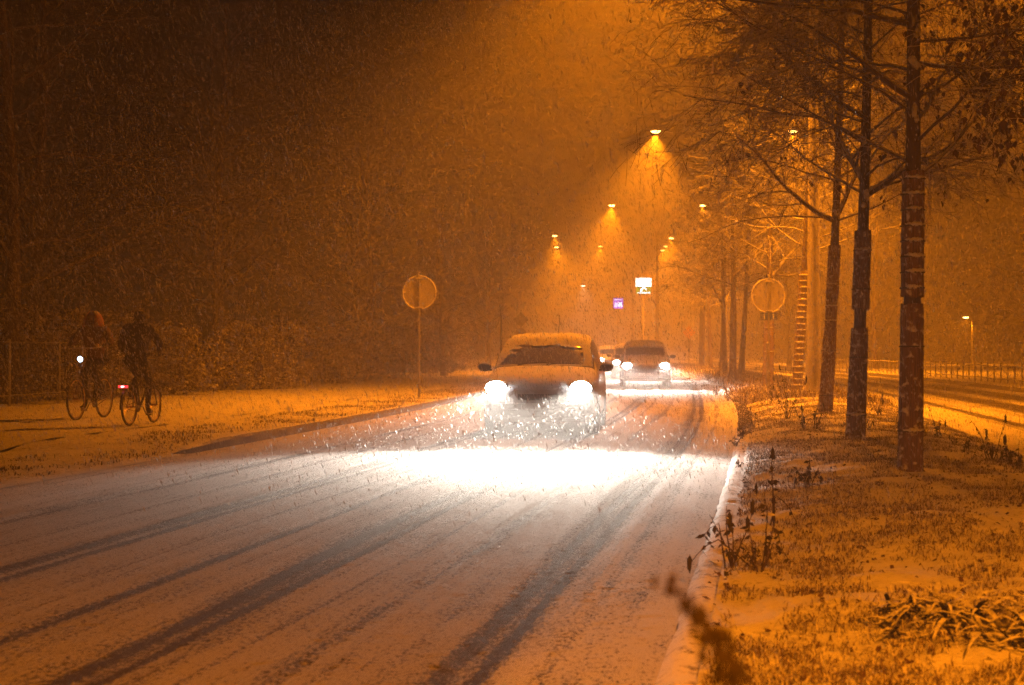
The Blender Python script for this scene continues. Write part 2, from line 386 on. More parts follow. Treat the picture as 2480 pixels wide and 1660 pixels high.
strip('far_ground', np.linspace(14, 70, 14), far, lambda O, Y: .10+(fbm(O*.3, Y*.3, 43, 3)-.5)*.3, M['snow_soft'])

def kerb(name, o0, o1, h, y0, y1, mt, label, step=.12, soft=False):
    ys = np.arange(y0, y1, step); prof = [(o0, -.02), (o0+.002, .003), (o0+.05, h*.8), (o0+.09, h), (o1, h*.8), (o1, -.02)] if soft else [(o0, -.02), (o0+.01, h*.6), (o0+.03, h), (o1-.03, h), (o1, h*.7), (o1, -.02)]
    v = []; 
    for y in ys:
        e = float(E(y)); j = (float(fbm(y*4, o0, 5))-.5)*.055
        q_ = 1 if soft else min(1, max(.04, (y-y0)/1.1)**.6 if y > y0 else .04)
        for (o, z) in prof: v.append((e+o+(j if z > 0 else 0)-(.25*(1-q_) if not soft else 0), y, z*(q_ if z > 0 else 1) + (j*.5*q_ if z > 0 else 0)))
    n = len(prof); mb = MB(); mb.add(v, [(i*n+k, i*n+k+1, (i+1)*n+k+1, (i+1)*n+k) for i in range(len(ys)-1) for k in range(n-1)] + [tuple(range(n)), tuple((len(ys)-1)*n+k for k in range(n-1, -1, -1))])
    return tag(mb.build(name, mt), label, 'kerb')
kerb('kerb', -7.08, -6.9, .13, 18.2, 200, M['kerb'], 'grey concrete kerb with bare stone side left of the road')
kerb('kerb', .0, .17, .045, -30, 200, M['verge'], 'low snow covered kerb between the road and the tree strip', soft=True)
kerb('kerb', 3.4, 3.55, .09, -20, 200, M['snow_soft'], 'snow covered kerb on the right edge of the tree strip')
kerb('kerb', 9.2, 9.35, .14, -20, 200, M['kerb'], 'dark kerb on the far side of the right carriageway')
# ------------------------------------------------------------------ grass and clumps (stuff)
def blades(name, P, hgt, wid, mats, lean=.7, snowfrac=.45, kind='stuff', label=None, cat=None):
    n = len(P); a = rng.uniform(0, 2*np.pi, n); h = hgt*rng.uniform(.4, 1.25, n); ln = h*rng.uniform(.1, lean*1.6, n)
    d = np.stack([np.cos(a), np.sin(a), np.zeros(n)], 1); pr = np.stack([-np.sin(a), np.cos(a), np.zeros(n)], 1)*(wid*rng.uniform(.6, 1.4, n))[:, None]
    up = np.array([0, 0, 1.0])
    mid = P + d*(ln*.35)[:, None] + up*(h*.65)[:, None]; tip = P + d*ln[:, None] + up*(h*(1-.35*ln/h))[:, None]
    v = np.concatenate([P-pr, P+pr, mid-pr*.8, mid+pr*.8, tip-pr*.15, tip+pr*.15]); i = np.arange(n)
    f = np.concatenate([np.stack([i, i+n, i+3*n, i+2*n], 1), np.stack([i+2*n, i+3*n, i+5*n, i+4*n], 1)])
    s = rng.random(n) < snowfrac; mi = np.concatenate([s & (rng.random(n) < .35), s]).astype(int)
    o = np_mesh(name, v, f, mats, mi); o['kind'] = kind
    if label: o['label'] = label
    if cat: o['category'] = cat
    return o
def scatter(n, olo, ohi, ylo, yhi, seed, thr=.45, sc=1.6, pw=1.5):
    y = ylo + (yhi-ylo)*rng.random(n*3)**pw; o = rng.uniform(olo, ohi, n*3)
    k = fbm(o*sc, y*sc, seed, 3) + rng.uniform(-.12, .12, n*3) > thr
    return o[k][:n], y[k][:n]
o_, y_ = scatter(120000, .2, 3.42, 4.5, 42, 51, .45, 2.6, 1.35)
P = np.stack([E(y_)+o_, y_, hm(o_, y_)-.01], 1)
blades('median_grass', P, .055, .0026, [M['grass'], M['frost']], lean=1.5, snowfrac=.62, label='rough winter grass poking through the snow', cat='grass')
def litter(n=2600):
    y = 4.6 + 26*rng.random(n)**1.4; o = rng.uniform(.12, 3.4, n); c = np.stack([E(y)+o, y, hm(o, y)+.006], 1)
    a = rng.uniform(0, 6.28, n); sz = rng.uniform(.008, .026, n)[:, None]; t = rng.uniform(-.6, .6, n)
    u = np.stack([np.cos(a), np.sin(a), t], 1)*sz; w = np.stack([-np.sin(a), np.cos(a), rng.uniform(0, .6, n)], 1)*sz*.6
    i = np.arange(n); v = np.concatenate([c-u, c+w+[0, 0, .006], c+u, c-w]); o_ = np_mesh('leaf_litter', v, np.stack([i, i+n, i+2*n, i+3*n], 1), M['leafdead']); o_['kind'] = 'stuff'
litter()
o_, y_ = scatter(9000, .12, 3.5, 30, 110, 52, .4, 1.0, 1.3)
P = np.stack([E(y_)+o_, y_, hm(o_, y_)-.01], 1)
blades('tall_grass', P, .20, .010, [M['grass'], M['frost']], snowfrac=.5)
o_, y_ = scatter(9000, -8.6, -7.15, 12, 70, 53, .50, 1.4, 1.3)
P = np.stack([E(y_)+o_, y_, zl(o_, y_)-.01], 1)
blades('verge_grass', P, .06, .006, [M['grass'], M['frost']], snowfrac=.35)
o_, y_ = scatter(1600, .03, .25, 20, 36, 54, .42, 1.4, 1.0)
P = np.stack([E(y_)+o_, y_, hm(np.maximum(o_, 0), y_)-.01], 1)
blades('kerb_weeds', P, .09, .005, [M['stalk'], M['frost']], snowfrac=.12)

# ------------------------------------------------------------------ trees
def rvec(s=1): return Vector((random.gauss(0, s), random.gauss(0, s), random.gauss(0, s)))
def branch(mb, p, d, L, r, lev, maxlev, kids, ends, droop=.05, segs=5, n=None, wig=.22):
    pts = [p.copy()]; rad = [r]; q = p.copy(); dd = d.normalized(); w = rvec(wig)
    for i in range(segs):
        dd = (dd + w*.25 + rvec(wig*.45) + Vector((0, 0, -droop if lev > 1 else droop*.3))).normalized()
        if i == segs//2: w = rvec(wig)
        q = q + dd*(L/segs); pts.append(q.copy()); rad.append(max(r*(1-(i+1)/segs*.75), .0028))
    mb.tube(pts, rad, n or (6 if lev == 1 else 4 if lev == 2 else 3), cap=False)
    if lev >= maxlev: ends.append((pts[-1], dd.copy())); return
    for k in range(kids[lev]):
        t = random.uniform(.18, .98); i = min(int(t*segs), segs-1); f = t*segs-i
        b = pts[i].lerp(pts[i+1], f); bd = (pts[i+1]-pts[i]).normalized()
        side = bd.cross(rvec(1)).normalized(); ang = random.uniform(.55, 1.15)
        nd = bd*math.cos(ang) + side*math.sin(ang); nd.z *= .75
        branch(mb, b, nd, L*random.uniform(.38, .62)*(1.12-t*.35), rad[i]*random.uniform(.45, .62), lev+1, maxlev, kids, ends, droop, max(3, segs-1), None, wig*1.1)
def trunk_pts(h, lean=(0, 0), wob=.03, n=12):
    return [Vector((lean[0]*t*h + math.sin(t*5)*wob, lean[1]*t*h + math.cos(t*4)*wob - wob, t*h)) for t in [i/n for i in range(n+1)]]
def ipt(pts, z):
    for a, b in zip(pts, pts[1:]):
        if a.z <= z <= b.z: return a.lerp(b, (z-a.z)/(b.z-a.z))
    return pts[-1]
def tree(name, loc, h, r0, label, group, lean=(0, 0), first=2.5, nl=16, llen=2.2, kids=(0, 6, 6, 4), maxlev=3, wraps=(), coils=None, leaves=0, cat='tree', mat_tw='twig', limbs=(), wob=.03, up=.35, reed='reed', patches=0, top=.35, rscale=1.0):
    root = empty(name, loc, 0, label, cat, group)
    pts = trunk_pts(h, lean, wob)
    rad = [r0*(1-(1-top)*(p.z/h))*(1+.25*math.exp(-p.z*5)) for p in pts]
    rad = [rr*(1.0 if p.z < first else .92) for rr, p in zip(rad, pts)]
    mb = MB(); mb.tube(pts, rad, 12); mb.build('trunk', M['bark'], root)
    cr = MB(); ends = []
    for (z, d, L, rr) in limbs:
        branch(cr, ipt(pts, z), Vector(d), L, rr, 1, maxlev, kids, ends, segs=7, wig=.16)
    for k in range(nl):
        z = first + (h-first)*((k+random.random())/nl)**1.05; a = k*2.4+random.uniform(-.5, .5)
        L = llen*(1.08-.62*(z-first)/(h-first))*random.uniform(.75, 1.15)
        branch(cr, ipt(pts, z), Vector((math.cos(a), math.sin(a), up+random.uniform(-.15, .35))), L, r0*.27*rscale*(1.1-.6*z/h), 1, maxlev, kids, ends, segs=7, wig=.2)
    cr.build('crown', M[mat_tw], root)
    for wi, (z0, z1, rw, flare, *tt) in enumerate(wraps):
        tsp, lp_ = tt if tt else (.55, .35)
        n = 26; nz = max(4, int((z1-z0)/.08)); vs = []
        for i in range(nz+1):
            z = z0+(z1-z0)*i/nz; c = ipt(pts, z)
            for k in range(n):
                a = 2*math.pi*k/n; rr = rw*(1+flare*(1-i/nz)) + random.uniform(-.003, .004)
                zz = z + (random.uniform(-.025, .01) if i in (0,) else 0) + (random.uniform(-.01, .012) if i == nz else 0)
                vs.append((c.x+rr*math.cos(a), c.y+rr*math.sin(a), zz))
        w = MB(); w.add(vs, [(i*n+k, i*n+(k+1)%n, (i+1)*n+(k+1)%n, (i+1)*n+k) for i in range(nz) for k in range(n)])
        c = ipt(pts, z1); w.add([(c.x+(rw*.999)*math.cos(2*math.pi*k/n), c.y+(rw*.999)*math.sin(2*math.pi*k/n), z1) for k in range(n)], [tuple(range(n))])
        wrap = w.build('trunk_wrap', M[reed], root)
        nt_ = max(2, int((z1-z0)/tsp)) if coils is None else 0
        tz = [z0+(z1-z0)*(j+.5)/nt_ for j in range(nt_)] if coils is None else []
        for z in tz:
            t = MB(); c = ipt(pts, z); f = 1+flare*(1-(z-z0)/(z1-z0))
            t.torus((c.x, c.y, z), rw*f+.006, .007, 'Z', 24, 5); t.build('tie', M['tie'], wrap)
            if random.random() > lp_: continue
            s = MB()          # snow lodged on the tie, on the windward side
            lumpy(s, (c.x, c.y, z+.012), rw*f+.006, random.uniform(195, 230), random.uniform(300, 345), .012, .026)
            s.build('snow_ledge', M['clump'], wrap)
        if coils:
            nc = int((z1-z0)/coils)
            for j in range(nc):
                z = z0+(z1-z0)*(j+.3)/nc; c = ipt(pts, z); s = MB(); a0 = 190+random.uniform(-15, 20); a1 = 350+random.uniform(-25, 10)
                f = 1+flare*(1-(z-z0)/(z1-z0))
                lumpy(s, (c.x, c.y, z), rw*f+.012, a0, a1, .012, .030); s.build('snow_ledge', M['clump'], wrap)
    if patches:
        for q in range(patches):
            s = MB()
            z = random.uniform(first-.9, first+2.2); c = ipt(pts, z); a = R(random.uniform(225, 315)); rr = r0*(1-(1-top)*(z/h))*.97
            s.ball((c.x+rr*math.cos(a), c.y+rr*math.sin(a), z), (random.uniform(.02, .04), .016, random.uniform(.02, .07)), 12, jit=.28)
            s.build('clinging_snow', M['clump'], root)
    if leaves:
        lf = MB(); random.shuffle(ends)
        for (p, d) in ([e for e in ends if .1 < e[0].x < 1.3 and 2.5 < e[0].z < 5.4] if leaves > 200 else ends)[:leaves]:
            for q in range(random.randint(2, 5)):
                c = p + rvec(.05) - Vector((0, 0, .03)); s_ = random.uniform(.03, .062)
                u = rvec(1).normalized(); w_ = (u.cross(Vector((0, 0, 1)))+rvec(.2)).normalized(); dn = Vector((u.x*.4, u.y*.4, -1)).normalized()
                lf.add([tuple(c), tuple(c+w_*s_*.6+dn*s_*.5), tuple(c+dn*s_*1.6+u*s_*.3), tuple(c-w_*s_*.6+dn*s_*.5)], [(0, 1, 2, 3)])
        lf.build('dead_leaves', M['leafdead'], root, smooth=False)
    return root
def lumpy(mb, c, rr, a0, a1, r0, r1):
    n = 14; pts = []; rad = []
    for i in range(n+1):
        a = R(a0+(a1-a0)*i/n); pts.append((c[0]+rr*math.cos(a), c[1]+rr*math.sin(a), c[2]+random.uniform(-.006, .008))); rad.append(random.uniform(r0, r1)*(.25+.75*math.sin(math.pi*i/n)))
    mb.tube(pts, rad, 7)
def at(o, y): return (float(E(y))+o, y, H(o, y)-.03)
def atX(x, y): return (x, y, H(x-float(E(y)), y)-.03)
G = 'street trees in the strip between the carriageways'
tree('street_tree', atX(3.78, 13.5), 8.2, .088, 'nearest tree, its straight trunk wrapped in reed matting banded with snow ledges', G, lean=(.006, 0), first=2.75, nl=32, llen=2.4, maxlev=4,
     kids=(0, 9, 7, 3), wraps=[(.0, 1.60, .105, .14), (1.68, 2.86, .104, .03, .145, 1.0)], leaves=280, patches=9, wob=.01, top=.5,
     limbs=[(3.55, (-1, -.1, .62), 1.6, .035), (3.9, (.8, -.2, -.1), 1.7, .022), (4.25, (-1, -.2, .25), 2.2, .03)], rscale=.9)
tree('street_tree', atX(4.22, 17.5), 8.4, .080, 'second nearest tree, dark trunk with a ragged gap between two reed wraps', G, lean=(.03, 0), first=2.9, nl=30, llen=2.6, maxlev=4,
     kids=(0, 9, 7, 3), wraps=[(.0, 1.42, .103, .22), (1.66, 2.62, .101, .08)], leaves=60, patches=5, wob=.02, top=.5,
     limbs=[(3.05, (1, .1, .5), 1.3, .05), (3.2, (-.3, 0, 1), 1.2, .04), (4.0, (-1, -.3, .3), 2.6, .032)])
tree('street_tree', atX(5.28, 24), 8.6, .086, 'third tree, slim dark leaning trunk with tight wraps and forked top', G, lean=(.045, 0), first=3.2, nl=30, llen=2.6, maxlev=4,
     kids=(0, 9, 7, 3), wraps=[(.0, 1.5, .108, .14), (1.5, 2.0, .098, .0), (2.02, 2.9, .102, .02)], leaves=20, wob=.03, top=.5,
     limbs=[(3.3, (-1, 0, .5), 2.4, .045), (3.35, (.35, 0, 1), 2.0, .05)])
tree('street_tree', atX(7.0, 35), 8.5, .10, 'tree whose wrapped trunk carries ladder-like rungs of snow beside the tall lamp post', G, lean=(.055, 0), first=3.3, nl=30, llen=2.6,
     kids=(0, 9, 7, 4), wraps=[(.0, 3.0, .115, .12)], coils=.145, wob=.02, reed='reed_pale', rscale=.9)
tree('street_tree', atX(7.55, 42), 8.5, .125, 'stout tree with pale brown wrap just left of the rung-marked tree', G, lean=(.012, 0), first=3.2, nl=30, llen=2.6,
     kids=(0, 9, 7, 4), wraps=[(.0, 2.1, .15, .1), (2.3, 3.0, .14, .03)], wob=.02, reed='reed_pale', limbs=[(3.2, (.7, 0, .8), 2, .06)])
tree('street_tree', atX(7.6, 49), 8.5, .13, 'thick dark tree standing directly behind the right round sign', G, lean=(.003, 0), first=3.2, nl=28, llen=2.6, kids=(0, 9, 7, 4), wob=.02)
t7 = tree('street_tree', atX(9.5, 59), 8.7, .12, 'slanting dark tree with a fork, right one of the far slim pair', G, lean=(.05, 0), first=3.3, nl=30, llen=2.3, kids=(0, 9, 7, 4), wob=.03,
     limbs=[(3.2, (.8, 0, .7), 2.5, .06)])
for i, (x, y, sc_, rz, lb) in enumerate([(9.75, 65, .98, 2.1, 'slanting slim dark tree, left one of the far slim pair'), (10.6, 72, 1.05, .9, 'hazy tree trunk just left of the slim slanting pair'),
        (11.2, 80, 1.0, 3.9, 'second hazy trunk left of the slim slanting pair'), (11.9, 89, 1.08, 5.2, 'faint tree by the far yellow diamond sign'), (13.0, 98, 1.0, 1.5, 'faintest tree at the far end of the tree strip')]):
    c = copy_tree(t7); c.location = atX(x, y); c.rotation_euler = (0, 0, rz); c.scale = (sc_,)*3; c['label'] = lb
# big trees left behind the path
GL = 'dark bare trees beyond the cycle path'
bigs = [tree('park_tree', (0, 0, 0), 13, .2, '', GL, first=2.6, nl=26, llen=5.2, kids=(0, 7, 6, 4), mat_tw='twig_bare', top=.25, wob=.15, up=.45, rscale=1.1) for _ in range(2)]
spots = [(-12.2, 34.5, 'leftmost bare park tree, at the dark left edge'), (-14.5, 43, ''), (-9.2, 45, ''), (-11.5, 56, ''), (-5.5, 54, ''), (-7.5, 68, ''), (-3.2, 66, ''), (-18, 55, ''), (-4.6, 84, ''), (-1.4, 88, ''), (-17, 36, '')]
LB = ['dark bare tree rising behind the two cyclists, at the far left', 'tall dark tree behind the left hedge, deeper in the dark', 'dark tree behind the metal fence left of the glinting rail', 'dim tree deep in the park above the fence rail',
      'tree whose pale drooping twigs show left of the left round sign', 'dim tree behind the left round sign', 'hazy tree right behind the left round sign', 'deepest dark tree in the upper left corner area', 'far hazy tree left of the direction sign pole', 'hazy tree behind the dark diamond sign', 'dark tree at the left picture edge above the hedge']
for i, (x, y, _) in enumerate(spots):
    o = bigs[i] if i < 2 else copy_tree(bigs[i % 2])
    o.location = (x, y, 0); o.rotation_euler = (0, 0, i*1.7); s_ = (1.0, 1.15, .95, 1.1, .7, .9, .62, 1.2, .8, .7, 1.05)[i]; o.scale = (s_, s_, s_); o['label'] = LB[i]
# trees right of the far carriageway
GR = 'snowy trees beyond the right carriageway'
for i, (x, y, s_, rz, lb) in enumerate([(19.6, 52, .62, .4, 'snowy low-branched tree at the right edge behind the knee rail'), (17.9, 46.5, .55, 2.4, 'right-edge tree trunk beside the knee rail'), (26, 66, .7, 1.2, 'snow-dusted tree behind the small park lamp'),
        (22, 86, .75, 3, 'hazy tree beyond the right carriageway, seen between the two nearest trunks'), (19.5, 100, .8, 4.4, 'hazy tree beyond the right carriageway, left of the second nearest trunk'), (33, 75, .8, 5.2, 'dim tree in the right background'), (24, 60, .6, 5.9, 'snowy tree just left of the right-edge trees')]):
    o = copy_tree(bigs[i % 2]); o.location = (x, y, .1); o.rotation_euler = (0, 0, rz); o.scale = (s_, s_, s_); o['label'] = lb; o['group'] = GR; o.name = 'roadside_tree'

# hedge and bushes on the left
def bush(name, loc, size, n, label, ls=.05, group='bushes behind the metal fence'):
    root = empty(name, loc, random.uniform(0, 6), label, 'bush', group)
    st = MB()
    for k in range(14):
        a = random.uniform(0, 6.28); e = Vector((math.cos(a)*size[0]*.6, math.sin(a)*size[1]*.6, size[2]*random.uniform(.6, .95)))
        st.tube([Vector((0, 0, 0)), e*.4+rvec(.06), e*.75+rvec(.08), e], [.025, .016, .01, .004], 4, False)
    st.build('stems', M['bark'], root)
    cl = [(Vector((random.gauss(0, .5)*size[0], random.gauss(0, .5)*size[1], size[2]*random.uniform(.12, .95))), random.uniform(.14, .34)) for _ in range(int(n/55))]
    C = rng.integers(0, len(cl), n); cc = np.array([tuple(c[0]) for c in cl])[C]; cr_ = np.array([c[1] for c in cl])[C]
    g = rng.normal(size=(n, 3)); g /= np.linalg.norm(g, axis=1)[:, None]
    p = cc + g*(cr_*rng.random(n)**.4)[:, None]; p[:, 2] = np.maximum(p[:, 2], .03)
    u = rng.normal(size=(n, 3)); u /= np.linalg.norm(u, axis=1)[:, None]; w = np.cross(u, g); w /= np.linalg.norm(w, axis=1)[:, None]+1e-6
    s_ = (ls*rng.uniform(.6, 1.5, n))[:, None]
    v = np.concatenate([p-u*s_, p+w*s_*.45, p+u*s_, p-w*s_*.45]); i = np.arange(n)
    o = np_mesh('foliage', v, np.stack([i, i+n, i+2*n, i+3*n], 1), M['hedge']); o.parent = root
    return root
bl = ['lit orange-brown bush at the left picture edge above the fence', 'bush directly behind the left cyclist', 'bush behind the right cyclist', 'low dark bush beside the fence rail right of the cyclists', 'dark bush at the far end of the fence', 'hazy bush behind the left round sign pole', 'farthest hazy bush by the road bend']
b0 = bush('bush', (-12.6, 35, 0), (1.9, .9, 2.5), 9000, bl[0])
for i, (x, y, s_, r_) in enumerate([(-10.9, 36.6, .98, 1.0), (-9.2, 38.5, .85, 2.5), (-7.6, 43, .9, 4), (-6.6, 51, 1.0, .5), (-5, 61, 1.1, 3.1), (-3.2, 76, 1.2, 5.0)]):
    o = copy_tree(b0); o.location = (x, y, 0); o.rotation_euler = (0, 0, r_); o.scale = (s_, s_, s_*.95); o['label'] = bl[i+1]

# ------------------------------------------------------------------ lamp posts
def spot(name, parent, loc, power, col, size, blend, rot=(0, 0, 0), rad=.1, scale=None):
    d = bpy.data.lights.new(name, 'SPOT'); d.energy = power; d.color = col; d.spot_size = R(size); d.spot_blend = blend; d.shadow_soft_size = rad
    o = bpy.data.objects.new(name, d); COL.objects.link(o); o.parent = parent; o.location = loc; o.rotation_euler = rot
    if scale: o.scale = scale
    return o
def lamp_post(loc, label, arms=(1, -1), h=9.9, top=12.8, a=3.5, rz=0, power=LAMP_W, paint='polepaint', em='sodium', col=SODIUM, group='street lamps along the road', base=.17, size=140, blend=.62, lit=(1, 1), head=1.0, lat=.5, tilt=9):
    root = empty('street_lamp', loc, rz, label, 'street lamp', group)
    mb = MB(); mb.tube([(0, 0, 0), (0, 0, .02), (0, 0, h*.3), (0, 0, h)], [base*1.02, base, base*.85, base*.5], 14)
    mb.tube([(0, 0, 0), (0, 0, .9)], [base*1.07, base*1.05], 14); mb.build('pole', M[paint], root)
    for j, s in enumerate(arms):
        pts = [Vector((s*a*(1-math.cos(R(t)))*1.0, 0, h-.05 + (top-h)*math.sin(R(t)))) for t in range(0, 91, 9)]
        am = MB(); am.tube(pts, [base*.5-base*.018*i for i in range(len(pts))], 8); arm = am.build('arm', M[paint], root)
        hx = s*(a+.15)
        hd = MB(); hd.ball((hx, 0, top+.03), (.42*head, .18*head, .10*head), 14); hb = hd.build('lamp_head', M['housing'], root)
        ln = MB(); ln.ball((hx, 0, top-.05*head), (.27*head, .15*head, .12*head), 14); ln.build('lens', M[em], hb)
        if lit[j]: spot('lamp_light', hb, (hx, 0, top-.22*head), power*lit[j], col, size, blend, rot=(0, R(-s*tilt), 0), rad=.12, scale=(lat, 1, 1))
    return root
def lp(s): return 3254/s
lamp_post(atX(-.5, -9), 'street lamp behind the viewpoint', power=LAMP_W*1.35, lit=(1.25, .45), lat=.7)
lamp_post(atX(7.0, 33), 'nearest tall lamp post, its thick pole standing beside the snow-runged tree', power=LAMP_W*.66, lit=(1, 1.3), blend=.5, tilt=6)
lamp_post(atX(11.3, 75.7), 'lamp post with the brightest twin heads high above the far tree row', power=LAMP_W*1.5)
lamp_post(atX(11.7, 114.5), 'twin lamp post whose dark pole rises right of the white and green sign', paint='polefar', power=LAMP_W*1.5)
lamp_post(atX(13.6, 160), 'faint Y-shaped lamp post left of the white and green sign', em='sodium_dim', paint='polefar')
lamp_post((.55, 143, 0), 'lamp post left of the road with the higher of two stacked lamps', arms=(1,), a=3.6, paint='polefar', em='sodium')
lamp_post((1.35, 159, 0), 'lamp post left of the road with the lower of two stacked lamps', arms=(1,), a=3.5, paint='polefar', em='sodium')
lamp_post((20, 146, 0), 'lamp post right of the road whose lamp shines right of the pale poles', arms=(-1,), em='sodium')
lamp_post((21, 164, 0), 'dim lamp post behind, just left of the right-hand lamp', arms=(-1,), em='sodium_dim')
lamp_post((6.6, 188, 0), 'white lamp on its own far post above the road bend', arms=(1,), h=7.5, top=9.8, a=2.6, em='ledlamp', col=(1, .8, .55), power=5000, head=1.25)
lamp_post((17.5, 176, 0), 'tiny white lamp beside the pole of the twin lamp post', arms=(-1,), h=8, top=10.2, a=1.2, em='ledlamp', col=(1, .8, .55), power=1500)
lamp_post((35.6, 110, .1), 'short park lamp beyond the right carriageway near the right edge', arms=(-1,), h=3.2, top=3.75, a=.35, base=.07, em='sodium', power=2200, head=.9, size=165, lat=1)

# ------------------------------------------------------------------ signs
def round_sign(loc, label, rz, extra=False, dia=.8, zc=2.62):
    root = empty('round_sign', loc, rz, label, 'road sign', 'round signs seen from behind')
    p = MB(); p.tube([(0, .03, -.05), (0, .03, zc+dia/2+.06)], .03, 10); p.ball((0, .03, zc+dia/2+.08), .036, 8); p.build('pole', M['galv'], root)
    d = MB(); d.lathe([(0, .0), (dia/2, .0), (dia/2, .008), (0, .008)], 48, Matrix.Translation((0, .075, zc)) @ Matrix.Rotation(R(90), 4, 'X')); d.build('sign_disc', M['signback'], root)
    r = MB(); r.torus((0, .07, zc), dia/2, .02, 'Y', 56, 6); r.build('rim', M['signrim'], root)
    c = MB()
    for z in (zc+dia*.44, zc-dia*.44): c.box((0, .035, z), (.17, .09, .03)); 
    c.box((0, .06, zc), (.05, .02, dia*.9)); c.build('clamp', M['signrim'], root)
    s = MB(); s.box((-dia*.43, .063, zc+.02), (.08, .004, .045)); s.build('sticker', M['white'], root)
    if extra:
        for s_ in (-1, 1):
            b = MB(); b.box((s_*.12, .02, zc-dia/2-.10), (.205, .012, .20)); pl = b.build('blue_plate', M['blue'], root)
            g = MB(); g.ball((s_*.12, .012, zc-dia/2-.05), (.018, .004, .02), 8); g.box((s_*.12, .012, zc-dia/2-.105), (.034, .004, .06)); g.box((s_*.12-.01, .012, zc-dia/2-.155), (.012, .004, .04)); g.box((s_*.12+.01, .012, zc-dia/2-.155), (.012, .004, .04))
            g.build('figure_mark', M['white'], pl)
        q = MB(); q.tube([(-.03, .03, 0), (-.03, .03, 1.25)], .045, 10); q.ball((-.03, .03, 1.26), .05, 8); q.build('lower_post', M['galv'], root)
    return root
round_sign((-2.38, 36.4, .08), 'round traffic sign seen from behind, on a thin pole left of the road', R(-3), False, .85, 2.7)
round_sign(atX(6.65, 36.8), 'round traffic sign seen from behind, with two small blue plates, in the tree strip', R(4), True, .87, 2.50)
def diamond(loc, label, zc, half, mt, extra, rim):
    root = empty('diamond_sign', loc, 0, label, 'road sign')
    p = MB(); p.tube([(0, .04, -.05), (0, .04, zc+half)], .035, 8); p.build('pole', M['galv'], root)
    d = MB(); q = Matrix.Rotation(R(45), 3, 'Y'); d.box((0, 0, zc), (half*1.41, .02, half*1.41), q); d.build('plate', mt, root)
    if extra:
        r = MB(); r.lathe([(0, 0), (half*.7, 0), (half*.7, .015), (0, .015)], 28, Matrix.Translation((0, 0, zc-half*1.75)) @ Matrix.Rotation(R(90), 4, 'X')); r.build('lower_disc', rim, root)
    return root
diamond((.5, 81, .05), 'dark diamond sign seen from behind, left of the road above the front car', 2.95, .44, M['darkmetal'], True, M['darkmetal'])
diamond(atX(11.2, 90), 'yellow diamond priority sign glowing in the haze in the tree strip', 2.2, .42, M['yellow'], True, M['signback'])
p = empty('marker_post', (-.47, 60, .05), 0, 'thin dark post standing left of the front car roof', 'post')
q = MB(); q.tube([(0, 0, 0), (.02, 0, 1.6), (.0, 0, 3.1)], [.05, .045, .04], 8); q.ball((0, 0, 3.12), .06, 8); q.build('shaft', M['darkmetal'], p)
p = empty('direction_sign', (.42, 142.3, 0), 0, 'wide two-board direction sign seen from behind at the left lamp post', 'road sign')
for z, w in ((8.75, 2.3), (7.95, 2.0)):
    q = MB(); q.box((.1, -.3, z), (w, .08, .12)); q.box((.1, -.22, z-.36), (w, .05, .6)); q.build('board', M['signback'], p)
q = MB(); q.tube([(-.2, -.1, 0), (-.2, -.1, 9.0)], .07, 8); q.build('pole', M['galv'], p)
p = empty('price_sign', (0, 0, 0), 0, 'glowing white and green station sign on a pole left of the dark lamp pole', 'lit sign'); p.location = ((1472-1171)/3254*120, 120, 0)
q = MB(); q.tube([(0, .2, 0), (0, .2, 6.0)], .11, 8); q.build('pole', M['polepaint'], p)
k_ = 120/3254
zt = 1.33+163*k_; zb_ = 1.33+127*k_; zm = 1.33+143*k_; w = 36*k_
q = MB(); q.box((0, .12, (zt+zb_)/2), (w+.04, .2, zt-zb_+.04)); cab = q.build('cabinet', M['housing'], p)
q = MB(); q.box((0, 0, (zt+zm)/2), (w, .03, zt-zm)); q.build('white_panel', M['sgwhite'], p)
q = MB(); q.box((0, 0, (zb_+zm)/2), (w*.95, .03, zm-zb_)); gp = q.build('green_panel', M['sggreen'], p)
q = MB(); q.tube([Vector((math.cos(R(t))*.23+.02, -.04, zm-.36+math.sin(R(t))*.26)) for t in range(200, 10, -15)], [.085-.003*i for i in range(13)], 8); q.build('arc_mark', M['sgwhite'], gp)
q = MB()
for i in range(9): q.box((-w*.38+i*w*.095, -.035, zb_+.08), (w*.07, .02, .08+.03*((i*7) % 3)))
q.build('lettering', M['sgwhite'], gp)
p = empty('shop_sign', ((1414-1171)/3254*125, 125, 0), 0, 'small glowing purple-blue sign with two pale squares, left of the Y-shaped lamp post', 'lit sign')
k_ = 125/3254; zt = 1.33+117*k_; zb_ = 1.33+93*k_; w = 22*k_
q = MB(); q.tube([(0, .2, 0), (0, .2, 4.6)], .09, 8); q.build('pole', M['polepaint'], p)
q = MB(); q.box((0, .1, (zt+zb_)/2), (w, .16, zt-zb_)); pn = q.build('panel', M['sgpurple'], p)
q = MB(); q.box((0, 0, zt-.14), (w*.8, .03, .09)); q.build('lettering', M['sgglyph'], pn)
q = MB(); q.box((-w*.22, 0, zb_+.32), (w*.32, .03, .38)); q.build('symbol', M['sgglyph'], pn)
q = MB()
x0 = w*.2; q.box((x0-.1, 0, zb_+.29), (.09, .03, .32)); q.box((x0+.1, 0, zb_+.29), (.09, .03, .32)); q.box((x0, 0, zb_+.47), (.27, .03, .09)); q.box((x0, 0, zb_+.32), (.14, .03, .07))
q.build('symbol', M['sgwhite'], pn)

